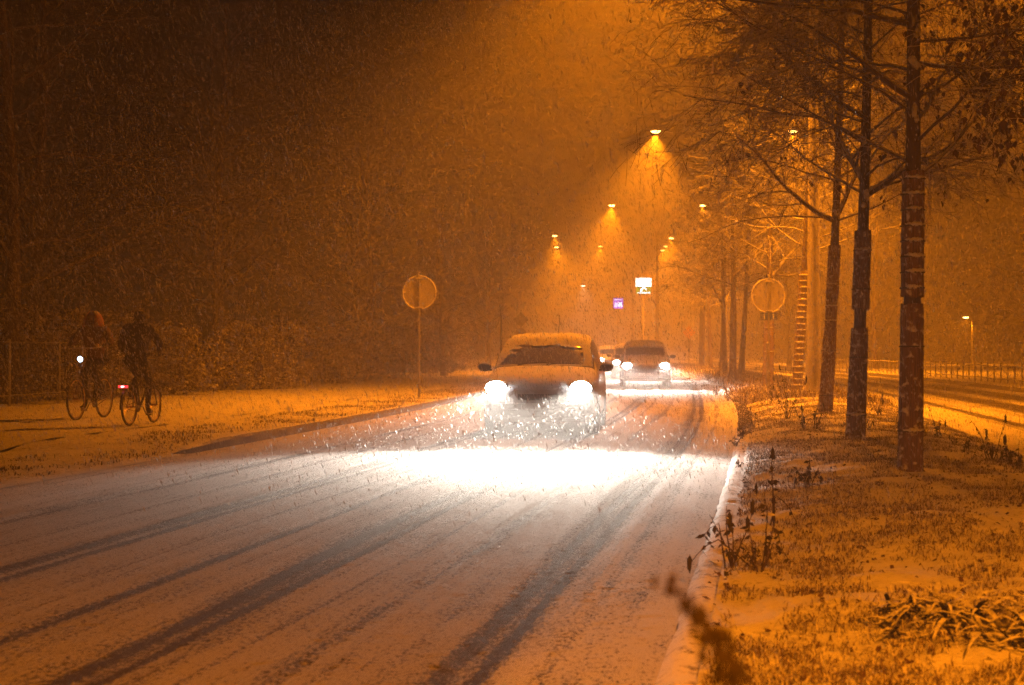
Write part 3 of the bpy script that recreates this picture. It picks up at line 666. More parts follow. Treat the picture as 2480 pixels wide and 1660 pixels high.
# ------------------------------------------------------------------ fences
def fence_dark():
    root = empty('metal_fence', (float(E(30))-15.9, 24, 0), 0, 'black metal bar fence in front of the dark hedge on the left', 'fence')
    ox, oy = root.location.x, 24; rails = MB(); bars = MB()
    ys = np.arange(24, 62, 2.4); pts = [(float(E(y))-15.9-ox+.0, y-oy) for y in ys]
    for z in (1.42, .25):
        rails.tube([(x, y, z+.05) for x, y in pts], .022, 6)
    rails.build('rails', M['darkmetal'], root)
    for (x, y), (x2, y2) in zip(pts, pts[1:]):
        for k in range(16):
            t = k/16; xx, yy = x+(x2-x)*t, y+(y2-y)*t
            bars.tube([(xx, yy, .15), (xx, yy, 1.5)], .009, 4)
    bo = bars.build('bars', M['darkmetal'], root); 
    for x, y in pts:
        q = MB(); q.tube([(x, y, 0), (x, y, 1.55)], .032, 8); q.build('post', M['galv'], root)
fence_dark()
def knee_rail():
    y0 = 34; o0 = 10.3; root = empty('knee_rail', (float(E(y0))+o0, y0, .12), 0, 'low snow-topped rail with posts and sagging cords beyond the right carriageway', 'fence')
    ox = root.location.x; ys = np.arange(34, 92, .5)
    for z, r in ((.60, .028), (.14, .022)):
        q = MB(); q.tube([(float(E(y))+o0-ox+.02*math.sin(y), y-y0, z+.015*math.sin(y*1.3)) for y in ys], r, 6); q.build('rail', M['railmetal'], root)
    for i, y in enumerate(np.arange(34, 92, 1.0)):
        q = MB(); x = float(E(y))+o0-ox; hh = .66+.03*((i*7) % 3); q.tube([(x, y-y0, 0), (x, y-y0, hh)], .028, 6); q.build('post', M['railmetal'], root)
    for y in (36.5, 41.5, 46.3, 51.2, 57, 63):
        q = MB(); q.tube([(float(E(y+t*4.4))+o0-ox-.06, y+t*4.4-y0, .60-.46*(1-(2*t-1)**2)) for t in np.linspace(0, 1, 15)], .016, 5); q.build('cord', M['signrim'], root)
    q = MB(); x = float(E(44.6))+o0-ox-.3
    q.tube([(x-.25, 10.6, .0), (x-.1, 10.6, .30), (x+.15, 10.6, .42), (x+.35, 10.6, .42)], .03, 6); q.build('stile', M['railmetal'], root)
knee_rail()

# ------------------------------------------------------------------ withered plants
def plant(loc, h, label, n=5, spread=.5, leaves=14, seed=0, lsz=.03, fall=.5, thick=.006, name='withered_plant', group='withered plants in the tree strip'):
    st = random.getstate(); random.seed(seed)
    root = empty(name, loc, 0, label, 'plant', group); mb = MB(); lf = MB()
    for k in range(n):
        a = random.uniform(0, 6.28); sp = spread*random.uniform(.2, 1.0); L = h*random.uniform(.55, 1.0); d = Vector((math.cos(a)*sp, math.sin(a)*sp, 1)).normalized(); q = Vector((random.uniform(-.03, .03), random.uniform(-.03, .03), 0)); pts = [q.copy()]
        bent = random.random() < fall; kk = random.randint(3, 5)
        for i in range(7):
            if bent and i >= kk: d = (d + Vector((math.cos(a)*.7, math.sin(a)*.7, -1.5))).normalized()
            d = (d + rvec(.08)).normalized(); q = q + d*L/7; q.z = max(q.z, .01); pts.append(q.copy())
        mb.tube(pts, [thick*(1-.1*i) for i in range(8)], 5, False)
        for j in range(leaves):
            i = random.randint(2, 6); c = pts[i].lerp(pts[i+1], random.random()); s_ = lsz*random.uniform(.5, 1.3); u = rvec(1); u.z = -abs(u.z)*1.3; u.normalize(); w_ = u.orthogonal().normalized()
            w_.rotate(Matrix.Rotation(random.uniform(0, 6), 3, u))
            lf.add([tuple(c), tuple(c+u*s_*.5+w_*s_*.3), tuple(c+u*s_*1.2), tuple(c+u*s_*.5-w_*s_*.3)], [(0, 1, 2, 3)])
        if random.random() < .5: lf.ball(pts[-1], (lsz*.35, lsz*.35, lsz*1.2), 6, jit=.3)
    mb.build('stems', M['stalk'], root); lf.build('leaves', M['leafsnow'], root, smooth=False)
    random.setstate(st); return root
def px(xd, yd, h=.15):      # picture point (2343 px wide view) of something standing on ground h above the road
    s = (yd-799)/(1.33-h); y = 3254/s; x = (xd-1171)/s; return (x, y, H(x-float(E(y)), y)-.02)
PL = [(1762, 930, .85, 4, .25, 'slim upright seed-head plant in front of the right round sign'), (1800, 965, .95, 7, .5, 'branching broken stalk in front of the snow-runged tree'), (1835, 990, .6, 5, .6, 'collapsed dark stalk between the round sign and the third tree'),
      (1865, 992, .45, 4, .3, 'short dark seed stalk left of the third tree base'), (1945, 1000, .35, 6, .8, 'low bent stalks at the second tree base'), (1680, 1000, .22, 4, .9, 'small dark tuft by the kerb where the headlight beam ends'),
      (2010, 960, .5, 6, .6, 'pale arching twigs between the two nearest trunks'), (2145, 1010, .45, 4, .5, 'dark spike plant right of the nearest trunk'), (2265, 1055, .55, 7, .7, 'tangled dark stalks at the edge of the right carriageway'),
      (2310, 1060, .35, 6, .9, 'low twig tangle at the right picture edge'), (2205, 1040, .3, 4, .5, 'little dark stalk left of the tangled stalks'), (1740, 1280, .55, 7, .9, 'sprawling dark stalks beside the kerb in the foreground'),
      (1672, 1270, .42, 5, .35, 'hooked drooping stalks at the kerb in the foreground'), (1770, 1190, .62, 3, .2, 'tall curled stalk standing in the near snow'), (1850, 1110, .3, 8, .8, 'dark clump of stems in the snow left of the nearest tree'),
      (1920, 905, .5, 6, .6, 'snowy twigs right of the third tree'), (1665, 905, .4, 8, .6, 'snow-laden dark stalks in the far headlight beam by the kerb'), (1640, 893, .35, 8, .6, 'farthest snow-laden stalks by the kerb')]
for i, (x, y, h, n, sp, lb) in enumerate(PL):
    plant(px(x, y), h, lb, n=n, spread=sp, seed=100+i, leaves=10, lsz=.04)
for i, (x, y) in enumerate([(1712, 950), (1725, 975), (1745, 905), (1780, 910), (1898, 965), (2050, 985), (2180, 1020), (2330, 1070), (1985, 1000), (1990, 940), (1700, 890), (1690, 1050)]):
    plant(px(x, y), random.uniform(.2, .38), 'short snowy stem among the grass of the tree strip', n=3, spread=.4, seed=300+i, leaves=6, lsz=.03, name='dry_stem', group='short snowy stems in the tree strip')
# broad-leaved clumps in the foreground
def leafy(loc, size, label, n=70, seed=1):
    st = random.getstate(); random.seed(seed)
    root = empty('leafy_plant', loc, 0, label, 'plant', 'snow-covered leafy plants in the foreground'); mb = MB()
    for k in range(n):
        a = random.uniform(0, 6.28); L = size*random.uniform(.6, 1.15); w = random.uniform(.006, .011); el = random.uniform(.25, 1.15); d = Vector((math.cos(a)*math.cos(el), math.sin(a)*math.cos(el), math.sin(el))); q = Vector((random.gauss(0, size*.28), random.gauss(0, size*.28), 0)); side = Vector((-math.sin(a), math.cos(a), random.uniform(-.3, .3))); vs = []
        S = 6
        for i in range(S+1):
            ww = w*math.sin(math.pi*(.12+.86*i/S))+.001
            vs += [tuple(q-side*ww), tuple(q+side*ww)]; d = (d + Vector((0, 0, -.26))).normalized(); q = q+d*L/S; q.z = max(q.z, .006)
        mb.add(vs, [(2*i, 2*i+1, 2*i+3, 2*i+2) for i in range(S)])
    mb.build('leaves', M['leafsnow'], root); random.setstate(st)
leafy(px(2170, 1425, .1), .37, 'large snow-edged leafy plant in the right foreground', 260, 3)
leafy(px(2330, 1470, .1), .34, 'snow-edged leafy plant cut by the right picture edge', 200, 4)
leafy(px(2050, 1440, .1), .19, 'small low leafy tuft left of the large leafy plant', 40, 5)
# blurred stalk close to the lens
root = empty('foreground_stalk', (.36, 1.45, .05), 0, 'blurred dark curled stalk rising close to the lens at the bottom', 'plant')
def fp(xd, yd, y=1.45): s = 3254/y; return Vector(((xd-1171)/s-.36, 0, 1.33-(yd-799)/s-.05))
q = MB(); pts = [fp(1528, 1335), fp(1550, 1355), fp(1580, 1390), fp(1600, 1425), fp(1640, 1470), fp(1668, 1510), fp(1690, 1560), fp(1705, 1640), Vector((.02, .05, .4)), Vector((0, 0, 0))]
q.tube(pts, [.002, .0022, .0025, .0025, .003, .003, .003, .003, .004, .004], 7); q.build('stem', M['dryhead'], root)
q = MB()
for (x, y, s_) in [(1530, 1335, .007), (1542, 1352, .006), (1575, 1375, .007), (1592, 1408, .008), (1600, 1430, .007), (1625, 1452, .009), (1655, 1465, .009), (1640, 1490, .009), (1668, 1515, .009), (1676, 1530, .010), (1648, 1545, .008), (1690, 1560, .009)]:
    c = fp(x, y)
    for j in range(5): q.ball(c+Vector((random.gauss(0, .005), random.gauss(0, .005), random.gauss(0, .005))), (s_*.55, s_*.45, s_*.9), 7, jit=.3)
q.build('seed_heads', M['dryhead'], root)

# ------------------------------------------------------------------ cars
def car(loc, rz, label, W2=.89, Hh=1.55, L=4.3, paint='paint', hl=(.65, .735), power=HEAD_W, spill=1, cone=40, clear='wiped', group='cars coming towards the viewer', roof_snow=True):
    root = empty('car', loc, rz, label, 'car', group)
    k = Hh/1.55
    S = [  # y, z bottom, z belt, z top, half width, half width top
        (0.00, .34, .62, .66, .66, .60), (0.03, .26, .66, .74, .76, .66), (.12, .22, .70, .82, .83, .72), (.35, .20, .80, .91, .87, .76), (.70, .20, .88, .98, .885, .79), (1.00, .20, .93, 1.03, .89, .79),
        (1.12, .20, .95, 1.05, .89, .78), (1.40, .20, .97, 1.24, .89, .75), (1.66, .20, .98, 1.40, .89, .70), (1.85, .20, .98, 1.475, .89, .68), (2.35, .20, .99, 1.545, .89, .665), (2.42, .20, .99, 1.55, .89, .665),
        (3.15, .20, 1.0, 1.545, .89, .66), (3.22, .20, 1.0, 1.54, .89, .66), (3.80, .22, 1.01, 1.49, .88, .66), (3.90, .22, 1.01, 1.46, .88, .66), (4.18, .24, 1.0, 1.06, .86, .66), (4.28, .28, .92, .96, .83, .70), (4.30, .40, .80, .84, .80, .66)]
    sl = L/4.3; sw = W2/.89; rings = []
    for (y, zb, zbe, zt, w, wt) in S:
        y *= sl; zb *= 1; zbe *= k; zt *= k; w *= sw; wt *= sw
        half = [(w*.90, zb), (w*.985, zb+.12), (w, (zb+zbe)/2), (w*.985, zbe-.05), (w*.955, zbe), (wt+.03, zt-.05), (wt-.03, zt-.012), (wt*.5, zt+.012)]
        ring = [(x, y, z) for x, z in half] + [(0, y, zt+.02)] + [(-x, y, z) for x, z in reversed(half)]
        rings.append(ring)
    n = len(rings[0]); body = MB(); ws = MB(); sg = [MB(), MB()]; rw = MB()
    allv = [p for r in rings for p in r]
    for i in range(len(rings)-1):
        for j in range(n-1):
            f = (i*n+j, i*n+j+1, (i+1)*n+j+1, (i+1)*n+j); tgt = body
            if 6 <= i < 9 and 5 <= j <= 10: tgt = ws
            elif i in (14, 15) and 5 <= j <= 10: tgt = rw if i == 15 else body
            elif i in (7, 8, 9, 11, 13) and j in (4,): tgt = sg[0]
            elif i in (7, 8, 9, 11, 13) and j in (n-6,): tgt = sg[1]
            elif i in (10, 12): tgt = body
            vs = [allv[a] for a in f]; tgt.add(vs, [(0, 1, 2, 3)])
    body.add(rings[0], [tuple(range(n-1, -1, -1))]); body.add(rings[-1], [tuple(range(n))])
    und = [(r[0], r[-1]) for r in rings]
    for (a, b), (c, d) in zip(und, und[1:]): body.add([a, b, d, c], [(0, 1, 2, 3)])
    for mb in (body, ws, rw): weld(mb)
    bo = body.build('body', M[paint], root); bv = bo.modifiers.new('bevel', 'BEVEL'); bv.width = .012; bv.segments = 2; bv.limit_method = 'ANGLE'; bv.angle_limit = R(30)
    # windscreen: glass, with a snow rim left by the wipers
    wo = ws.build('windscreen', M['glass'], root)
    def wsp(u, v):      # point on the windscreen: u -1..1 across, v 0..1 up
        y = (1.12+(1.66-1.12)*v)*sl; zt = np.interp(v, [0, .5, 1], [1.05, 1.24, 1.40])*k; wt = np.interp(v, [0, .5, 1], [.78, .75, .70])*sw
        return Vector((u*wt, y, zt + (1-abs(u))*.02 - .012*abs(u)**4 - .02*max(0, abs(u)-.9)*10*.2))
    if clear:
        fr = MB(); NU, NV = 44, 22
        def cleared(u, v):
            if clear == 'wiped':
                lo = .04; hi = .90 - .10*max(0, u-.2) + .04*math.sin(u*9)
                ul = -.93 + .42*max(0, v-.12)
                if v > .5 and u < -.55: ul += .10*math.sin(v*26)
                return lo < v < hi and ul < u < .80
            return .06 < v < .88 and abs(u) < .9
        for a in range(NU):
            for b in range(NV):
                u0, u1 = -1+2*a/NU, -1+2*(a+1)/NU; v0, v1 = b/NV, (b+1)/NV
                if not cleared((u0+u1)/2+random.uniform(-.012, .012), (v0+v1)/2+random.uniform(-.015, .015)):
                    o_ = Vector((0, -.016, .014)); fr.add([tuple(wsp(u, v)+o_) for u, v in ((u0, v0), (u1, v0), (u1, v1), (u0, v1))], [(0, 1, 2, 3)])
        weld(fr); fr.build('windscreen_snow', M['clump'], wo)
    wb = MB()
    for x0, x1 in ((-.55, .05), (.05, .62)):
        wb.tube([wsp(x0, .0)+Vector((0, -.03, .02)), wsp((x0+x1)/2, .04)+Vector((0, -.03, .03)), wsp(x1, .06)+Vector((0, -.03, .02))], .008, 5)
    wb.build('wiper', M['trim'], root)
    for s in sg: weld(s); s.build('side_window', M['glass'], root)
    rw.build('rear_window', M['glass'], root)
    if roof_snow:
        for nm, i0, i1, th in (('roof_snow', 8, 15, .045), ('bonnet_snow', 2, 6, .022)):
            sc_ = MB(); ys = np.linspace(S[i0][0], S[i1][0], 22); vs = []
            for y in ys:
                c = [np.interp(y, [a[0] for a in S], [a[q_] for a in S]) for q_ in range(6)]; wt = (c[5]+(.02 if i0 > 5 else .0))*sw
                for u in np.linspace(-1, 1, 25):
                    ed = min(1, (1-abs(u))*6, (y-ys[0])/.10+.12, (ys[-1]-y)/.12+.1); nz = float(fbm(u*5+9*i0, y*4, 77))
                    vs.append((u*wt, y*sl, c[3]*k - .045*abs(u)**3 + .012 + th*max(0, ed)**.5*(.55+.9*nz)))
            sc_.add(vs, [(a*25+b, a*25+b+1, (a+1)*25+b+1, (a+1)*25+b) for a in range(21) for b in range(24)]); sc_.build(nm, M['clump'], root)
    # interior
    for x in (-.36, .36):
        q = MB(); q.box((x, 2.15*sl, .85*k), (.5, .16, .62)); q.ball((x, 2.17*sl, 1.27*k), (.13, .06, .10), 10); q.build('seat', M['seatcloth'], root)
    q = MB(); q.box((0, 3.2*sl, .80*k), (1.3, .16, .52)); [q.ball((x, 3.2*sl, 1.14*k), (.12, .05, .08), 8) for x in (-.4, .4)]; q.build('rear_seat', M['seatcloth'], root)
    q = MB(); q.box((0, 1.35*sl, .93*k), (1.4, .4, .12)); q.torus((.36, 1.55*sl, 1.02*k), .17, .014, 'Y', 20, 5); q.build('dashboard', M['seatcloth'], root)
    q = MB(); q.box((.0, 1.68*sl, 1.37*k), (.22, .03, .07)); q.build('rear_view_mirror', M['trim'], root)
    # nose
    q = MB(); q.box((0, -.012, .60*k), (.62, .03, .09))
    for z in (.56, .60, .64): q.box((0, -.035, z*k), (.60, .02, .012))
    q.build('grille', M['trim'], root)
    q = MB(); q.box((0, -.03, .36), (1.15, .10, .10)); q.box((0, -.005, .25), (1.3, .08, .06)); q.box((0, -.06, .46), (1.38, .10, .09)); q.build('bumper', M['paint'], root)
    q = MB(); q.box((0, -.12, .46), (.50, .012, .10)); q.build('number_plate', M['plate'], root)
    for s in (-1, 1):
        q = MB(); q.tube([(s*(W2-.02), 1.35*sl, 1.0*k), (s*(W2+.08), 1.34*sl, 1.02*k)], .03, 6); q.ball((s*(W2+.10), 1.33*sl, 1.045*k), (.11, .07, .08), 12); q.build('door_mirror', M['paint_side'], root)
        q = MB(); q.ball((s*hl[0]*sw, .05, hl[1]*k), (.19, .07, .125), 16); hd = q.build('headlight', M['rim'], root)
        q = MB(); q.ball((s*hl[0]*sw, .0, hl[1]*k), (.165, .055, .112), 20); q.build('lens', M['headem'], hd)
        # beam: wide and flat, tipped slightly down; local -Z of the lamp looks along the car's nose (-Y)
        lp0 = (s*hl[0]*sw, -.11, hl[1]*k)
        spot('headlight_beam', hd, lp0, power, (1.0, .89, .75), 60, 1.0, rot=(R(-90+8.5), 0, R(s*2)), rad=.03, scale=(1, .2, 1))
        spot('headlight_foreground', hd, lp0, power*.07, (1.0, .89, .75), 84, .8, rot=(R(-90+11), 0, 0), rad=.04, scale=(1, .215, 1))
        spot('headlight_spill', hd, (s*hl[0]*sw, -.14, hl[1]*k), SPILL_W*spill, (1.0, .95, .88), cone, 1.0, rot=(R(-90), 0, 0), rad=.07)
    for y in (.82*sl, 3.45*sl):
        for s in (-1, 1):
            mt = Matrix.Translation((s*(W2-.10), y, .32)) @ Matrix.Rotation(R(90), 4, 'Y')
            q = MB(); q.lathe([(.20, -.10), (.30, -.105), (.325, -.08), (.33, 0), (.325, .08), (.30, .105), (.20, .10)], 28, mt); wh = q.build('wheel', M['rubber'], root)
            q = MB(); q.lathe([(0, s*.06), (.06, s*.075), (.10, s*.05), (.18, s*.06), (.205, s*.095), (.21, s*.02)], 20, mt); q.build('rim', M['rim'], wh)
    q = MB(); q.tube([(.05, 3.6*sl, 1.50*k), (.05, 3.9*sl, 1.95*k)], .006, 5); q.build('antenna', M['trim'], root)
    return root
def weld(mb):
    key = {}; mp = []; nv = []
    for v in mb.v:
        kk = (round(v[0], 5), round(v[1], 5), round(v[2], 5))
        if kk not in key: key[kk] = len(nv); nv.append(v)
        mp.append(key[kk])
    mb.v = nv; mb.f = [tuple(dict.fromkeys(mp[i] for i in f)) for f in mb.f]
    keep = [i for i, f in enumerate(mb.f) if len(f) >= 3]; mb.f = [mb.f[i] for i in keep]; mb.m = [mb.m[i] for i in keep]
car((.40, 21.7, 0), R(-6), 'front estate car with snow-covered roof and bonnet and dazzling headlights', spill=.8)
car((4.66, 49.5, 0), R(-4), 'second car in line, dark hatchback with thin snow on its roof, headlights on', Hh=1.6, spill=11, cone=10, paint='paint_side', clear='full')
car((5.35, 64, 0), R(-4), 'third car in line, half hidden behind the second car to its left', Hh=1.55, spill=11, cone=10, paint='paint_side', clear='full')
car((5.9, 84, 0), R(-2), 'last car in line, only its headlight glare showing beside the front car', Hh=1.5, spill=11, cone=10, paint='paint_side', clear='full')

# ------------------------------------------------------------------ bicycles and riders (local +Y = travel direction)
def wheel(root, y, r, nsp=28, name='wheel'):
    q = MB(); q.torus((0, y, r), r-.018, .019, 'X', 44, 8); w = q.build('wheel', M['rubber'], root)
    q = MB(); q.torus((0, y, r), r-.042, .010, 'X', 44, 6); q.build('rim', M['chrome'], w)
    q = MB()
    for k in range(nsp):
        a = 2*math.pi*k/nsp; q.tube([(.025*(1 if k % 2 else -1), y, r), (0, y+math.cos(a)*(r-.04), r+math.sin(a)*(r-.04))], .0016, 3, False)
    q.tube([(-.05, y, r), (.05, y, r)], .02, 8); q.build('spokes', M['chrome'], w); return w
def bicycle(loc, rz, label, r=.35, wb=1.1, hbz=1.12, hbw=.62, front=True, frame_h=.6):
    root = empty('bicycle', loc, rz, label, 'bicycle', 'bicycles on the cycle path'); 
    rear, fr = 0.0, wb; bb = Vector((0, wb*.42, .29)); seat = Vector((0, wb*.24, .86)); head = Vector((0, wb*.80, .88)); headb = Vector((0, wb*.84, .70))
    wheel(root, rear, r); wheel(root, fr, r)
    q = MB(); q.tube([bb, seat], .016, 8); q.tube([bb, headb], .018, 8); q.tube([seat.lerp(bb, .45), head], .014, 8)
    for s in (-.05, .05):
        q.tube([(s, rear, r), (s*.7, bb.y, bb.z)], .009, 6); q.tube([(s, rear, r), (s*.4, seat.y, seat.z-.12)], .008, 6)
    q.tube([headb-Vector((0, 0, .03)), head+Vector((0, -.005, .04))], .02, 8); q.build('frame', M['bikeframe'], root)
    q = MB(); c = headb
    for s in (-.055, .055): q.tube([(s*.6, c.y+.01, c.z-.02), (s, c.y+.03, c.z-.12), (s, fr, r)], .011, 6)
    q.build('fork', M['bikeframe'], root)
    q = MB(); st = Vector((0, wb*.77, hbz)); q.tube([head, st], .013, 8)
    hw = hbw/2; q.tube([(-hw, st.y-.20, hbz+.04), (-hw*.86, st.y-.05, hbz+.015), (-hw*.5, st.y+.02, hbz), (0, st.y, hbz), (hw*.5, st.y+.02, hbz), (hw*.86, st.y-.05, hbz+.015), (hw, st.y-.20, hbz+.04)], .012, 7)
    hb = q.build('handlebar', M['signrim'], root)
    q = MB(); q.ball((-hw*.75, st.y-.03, hbz+.05), (.035, .035, .03), 10); q.build('bell', M['chrome'], hb)
    for s in (-1, 1):
        q = MB(); q.tube([(s*hw, st.y-.21, hbz+.042), (s*hw*.93, st.y-.10, hbz+.026)], .017, 8); q.build('grip', M['trim'], hb)
    q = MB(); q.tube([seat, seat+Vector((0, -.02, .09))], .013, 8); q.ball(seat+Vector((0, -.03, .12)), (.085, .13, .035), 12); q.build('saddle', M['trim'], root)
    for y in (rear, fr):
        q = MB(); q.torus((0, y, r), r+.03, .024, 'X', 24, 5, 15 if y == rear else 20, 185 if y == rear else 165); q.build('mudguard', M['bikeframe'], root)
    q = MB()
    for s in (-.06, .06): q.tube([(s, rear-.22, .76*r/.35), (s, seat.y, .76*r/.35)], .007, 5); q.tube([(s, rear-.05, .76*r/.35), (s*1.2, rear, r)], .006, 5)
    for t in range(5): q.tube([(-.06, rear-.2+t*.09, .765*r/.35), (.06, rear-.2+t*.09, .765*r/.35)], .005, 5)
    q.build('rack', M['bikeframe'], root)
    q = MB(); q.lathe([(.02, -.03), (.09, -.03), (.09, -.025), (.02, -.025)], 24, Matrix.Translation((-.0, bb.y, bb.z)) @ Matrix.Rotation(R(90), 4, 'Y'))
    q.tube([(.05, bb.y, bb.z), (.07, bb.y+.10, bb.z-.13)], .009, 5); q.tube([(-.05, bb.y, bb.z), (-.07, bb.y-.10, bb.z+.13)], .009, 5)
    q.box((.115, bb.y+.10, bb.z-.13), (.09, .07, .02)); q.box((-.115, bb.y-.10, bb.z+.13), (.09, .07, .02)); q.build('crankset', M['trim'], root)
    q = MB(); q.tube([(-.035, bb.y, bb.z+.085), (-.035, rear, r+.03)], .006, 4); q.tube([(-.035, bb.y, bb.z-.085), (-.035, rear, r-.03)], .006, 4); q.build('chain', M['trim'], root)
    if front:
        q = MB(); q.lathe([(0, 0), (.045, 0), (.05, -.03), (.03, -.07), (0, -.075)], 16, Matrix.Translation((0, st.y+.10, hbz-.19)) @ Matrix.Rotation(R(-90), 4, 'X')); lh = q.build('headlight', M['bikeframe'], root)
        q = MB(); q.ball((0, st.y+.105, hbz-.19), (.05, .02, .05), 14); q.build('lens', M['bikelight'], lh)
    else:
        q = MB(); q.box((0, rear-.24, .70*r/.35+.03), (.15, .03, .035)); lh = q.build('rear_light', M['redlight'], root)
        q = MB(); q.ball((0, rear-.26, .70*r/.35+.032), (.03, .012, .014), 8); q.build('lens', M['redcore'], lh)
        q = MB(); q.box((.0, rear-.19, .50), (.28, .14, .30)); 
    return root, st, seat, bb
def skinned(name, joints, edges, mt, parent, sub=2, root_i=0):
    me = bpy.data.meshes.new(name); bm = bmesh.new(); sl_ = bm.verts.layers.skin.verify()
    vs = []
    for i, (p, r_) in enumerate(joints):
        v = bm.verts.new(p); v[sl_].radius = (r_, r_) if not hasattr(r_, '__len__') else r_; v[sl_].use_root = (i == root_i); vs.append(v)
    for a, b in edges: bm.edges.new((vs[a], vs[b]))
    bm.to_mesh(me); bm.free(); me.materials.append(mt); o = link(name, me, parent)
    o.modifiers.new('skin', 'SKIN').use_smooth_shade = True; s_ = o.modifiers.new('subdivision', 'SUBSURF'); s_.levels = sub; s_.render_levels = sub
    return o
def rider(loc, rz, label, hbz, hw, sty, seat, bb, coat, hood, top, group='cyclists on the path'):
    """one continuous body: trunk, neck, head, arms to the grips, legs to the pedals; clothes are its children"""
    root = empty('person', loc, rz, label, 'person', group)
    hip = Vector((0, seat.y+.0, seat.z+.22)); chest = Vector((0, hip.y+.13, hip.z+.38)); neck = Vector((0, chest.y+.05, chest.z+.19)); hz = top-.12
    J = [(hip, .15), (hip.lerp(chest, .5), .145), (chest, .17), (neck, .065), (Vector((0, neck.y+.01, hz-.06)), .072), (Vector((0, neck.y+.02, hz+.03)), .095), (Vector((0, neck.y+.01, hz+.09)), .07), (Vector((0, neck.y+.11, hz-.06)), .035)]
    Ed = [(0, 1), (1, 2), (2, 3), (3, 4), (4, 5), (5, 6), (4, 7)]
    for s in (-1, 1):
        sh = Vector((s*.20, chest.y+.02, chest.z+.09)); grip = Vector((s*hw, sty-.17, hbz+.06)); el = (sh+grip)/2 + Vector((s*.10, -.03, -.10)); wr = grip+Vector((0, -.07, .03))
        b = len(J); J += [(sh, .078), (el, .052), (wr, .032), (grip+Vector((0, -.01, .01)), (.022, .034))]; Ed += [(2, b), (b, b+1), (b+1, b+2), (b+2, b+3)]
        for f in range(4):
            c = len(J); g = grip+Vector((s*(-.028+.018*f), .03, .012)); J += [(g, .009), (g+Vector((0, .022-.002*abs(f-1), -.018)), .0085), (g+Vector((0, .008, -.040)), .0075)]; Ed += [(b+3, c), (c, c+1), (c+1, c+2)]
        c = len(J); J += [(grip+Vector((-s*.035, .0, -.010)), .010), (grip+Vector((-s*.035, .022, -.028)), .008)]; Ed += [(b+3, c), (c, c+1)]
        ped = Vector((s*.115, bb.y+(.10 if s > 0 else -.10), bb.z+(-.12 if s > 0 else .14))); hj = Vector((s*.10, hip.y+.02, hip.z-.06)); ank = ped+Vector((0, -.07, .11))
        d = (ank-hj).length; L1, L2 = .44, .43
        mid = (hj+ank)/2; hgt = math.sqrt(max(0, ((L1+L2)/2)**2-(d/2)**2)); dr = (ank-hj).normalized(); nrm = Vector((0, -dr.z, dr.y)).normalized(); nrm = nrm if nrm.y > 0 else -nrm
        kn = mid+nrm*hgt
        b = len(J); J += [(hj, .10), (kn, .062), (kn.lerp(ank, .35), .058), (ank, .040), (ped+Vector((0, .0, .045)), .042), (ped+Vector((0, .12, .035)), .032)]; Ed += [(0, b), (b, b+1), (b+1, b+2), (b+2, b+3), (b+3, b+4), (b+4, b+5)]
    skinned('body', J, Ed, M['trouser'], root)
    # jacket over trunk and arms
    J = [(hip+Vector((0, -.01, -.05)), .185), (hip.lerp(chest, .45), .175), (chest, .195), (neck+Vector((0, -.01, -.02)), .10)]; Ed = [(0, 1), (1, 2), (2, 3)]
    for s in (-1, 1):
        sh = Vector((s*.21, chest.y+.02, chest.z+.09)); grip = Vector((s*hw, sty-.17, hbz+.06)); el = (sh+grip)/2 + Vector((s*.10, -.03, -.10)); wr = grip+Vector((0, -.09, .035))
        b = len(J); J += [(sh, .095), (el, .072), (wr, .046)]; Ed += [(2, b), (b, b+1), (b+1, b+2)]
    skinned('jacket', J, Ed, coat, root)
    q = MB(); c = Vector((0, neck.y+.0, hz+.0))
    if hood == 'hood':      # pointed hood, open to the front
        prof = []
        n = 18; vs = []; fs = []
        for i in range(9):
            th = math.pi*i/8*.5
            for k_ in range(n+1):
                a = R(-60+300*k_/n)-R(0)        # gap towards +Y
                rr = .155*math.cos(th*.92)+.012; vs.append((rr*math.cos(a+R(0))*1.05+0, c.y+rr*math.sin(a)*(-1)+.0, c.z-.10+.27*math.sin(th)))
        for i in range(8):
            for k_ in range(n): fs.append((i*(n+1)+k_, i*(n+1)+k_+1, (i+1)*(n+1)+k_+1, (i+1)*(n+1)+k_))
        q.add(vs, fs); ho = q.build('hood', M['coat_hood'], root); sm = ho.modifiers.new('thickness', 'SOLIDIFY'); sm.thickness = .012
        q = MB(); q.torus((0, neck.y+.01, neck.z+.03), .095, .045, 'Z', 20, 8); q.build('scarf', M['coat_brown'], root)
        f = MB(); f.ball((0, neck.y+.03, hz-.005), (.078, .085, .105), 16); f.ball((0, neck.y+.118, hz-.01), (.012, .018, .022), 8)
        for s in (-1, 1): f.ball((s*.03, neck.y+.105, hz+.015), (.013, .01, .009), 8)
        f.box((0, neck.y+.108, hz-.052), (.045, .01, .010)); f.build('face', M['skin'], root)
    else:
        q.ball((0, neck.y+.01, hz+.05), (.108, .118, .10), 16); q.tube([(0, neck.y-.0, hz+.02), (0, neck.y+.0, hz+.035)], .118, 16); q.ball((0, neck.y+.0, hz+.15), .02, 8); q.build('knit_hat', M['coat_dark'], root)
        for s in (-1, 1):
            q = MB(); q.ball((s*.088, neck.y+.01, hz-.03), (.014, .022, .032), 8); q.build('ear', M['skin'], root)
        q = MB(); q.torus((0, neck.y, neck.z+.02), .085, .04, 'Z', 20, 8); q.build('collar', M['coat_dark'], root)
    return root
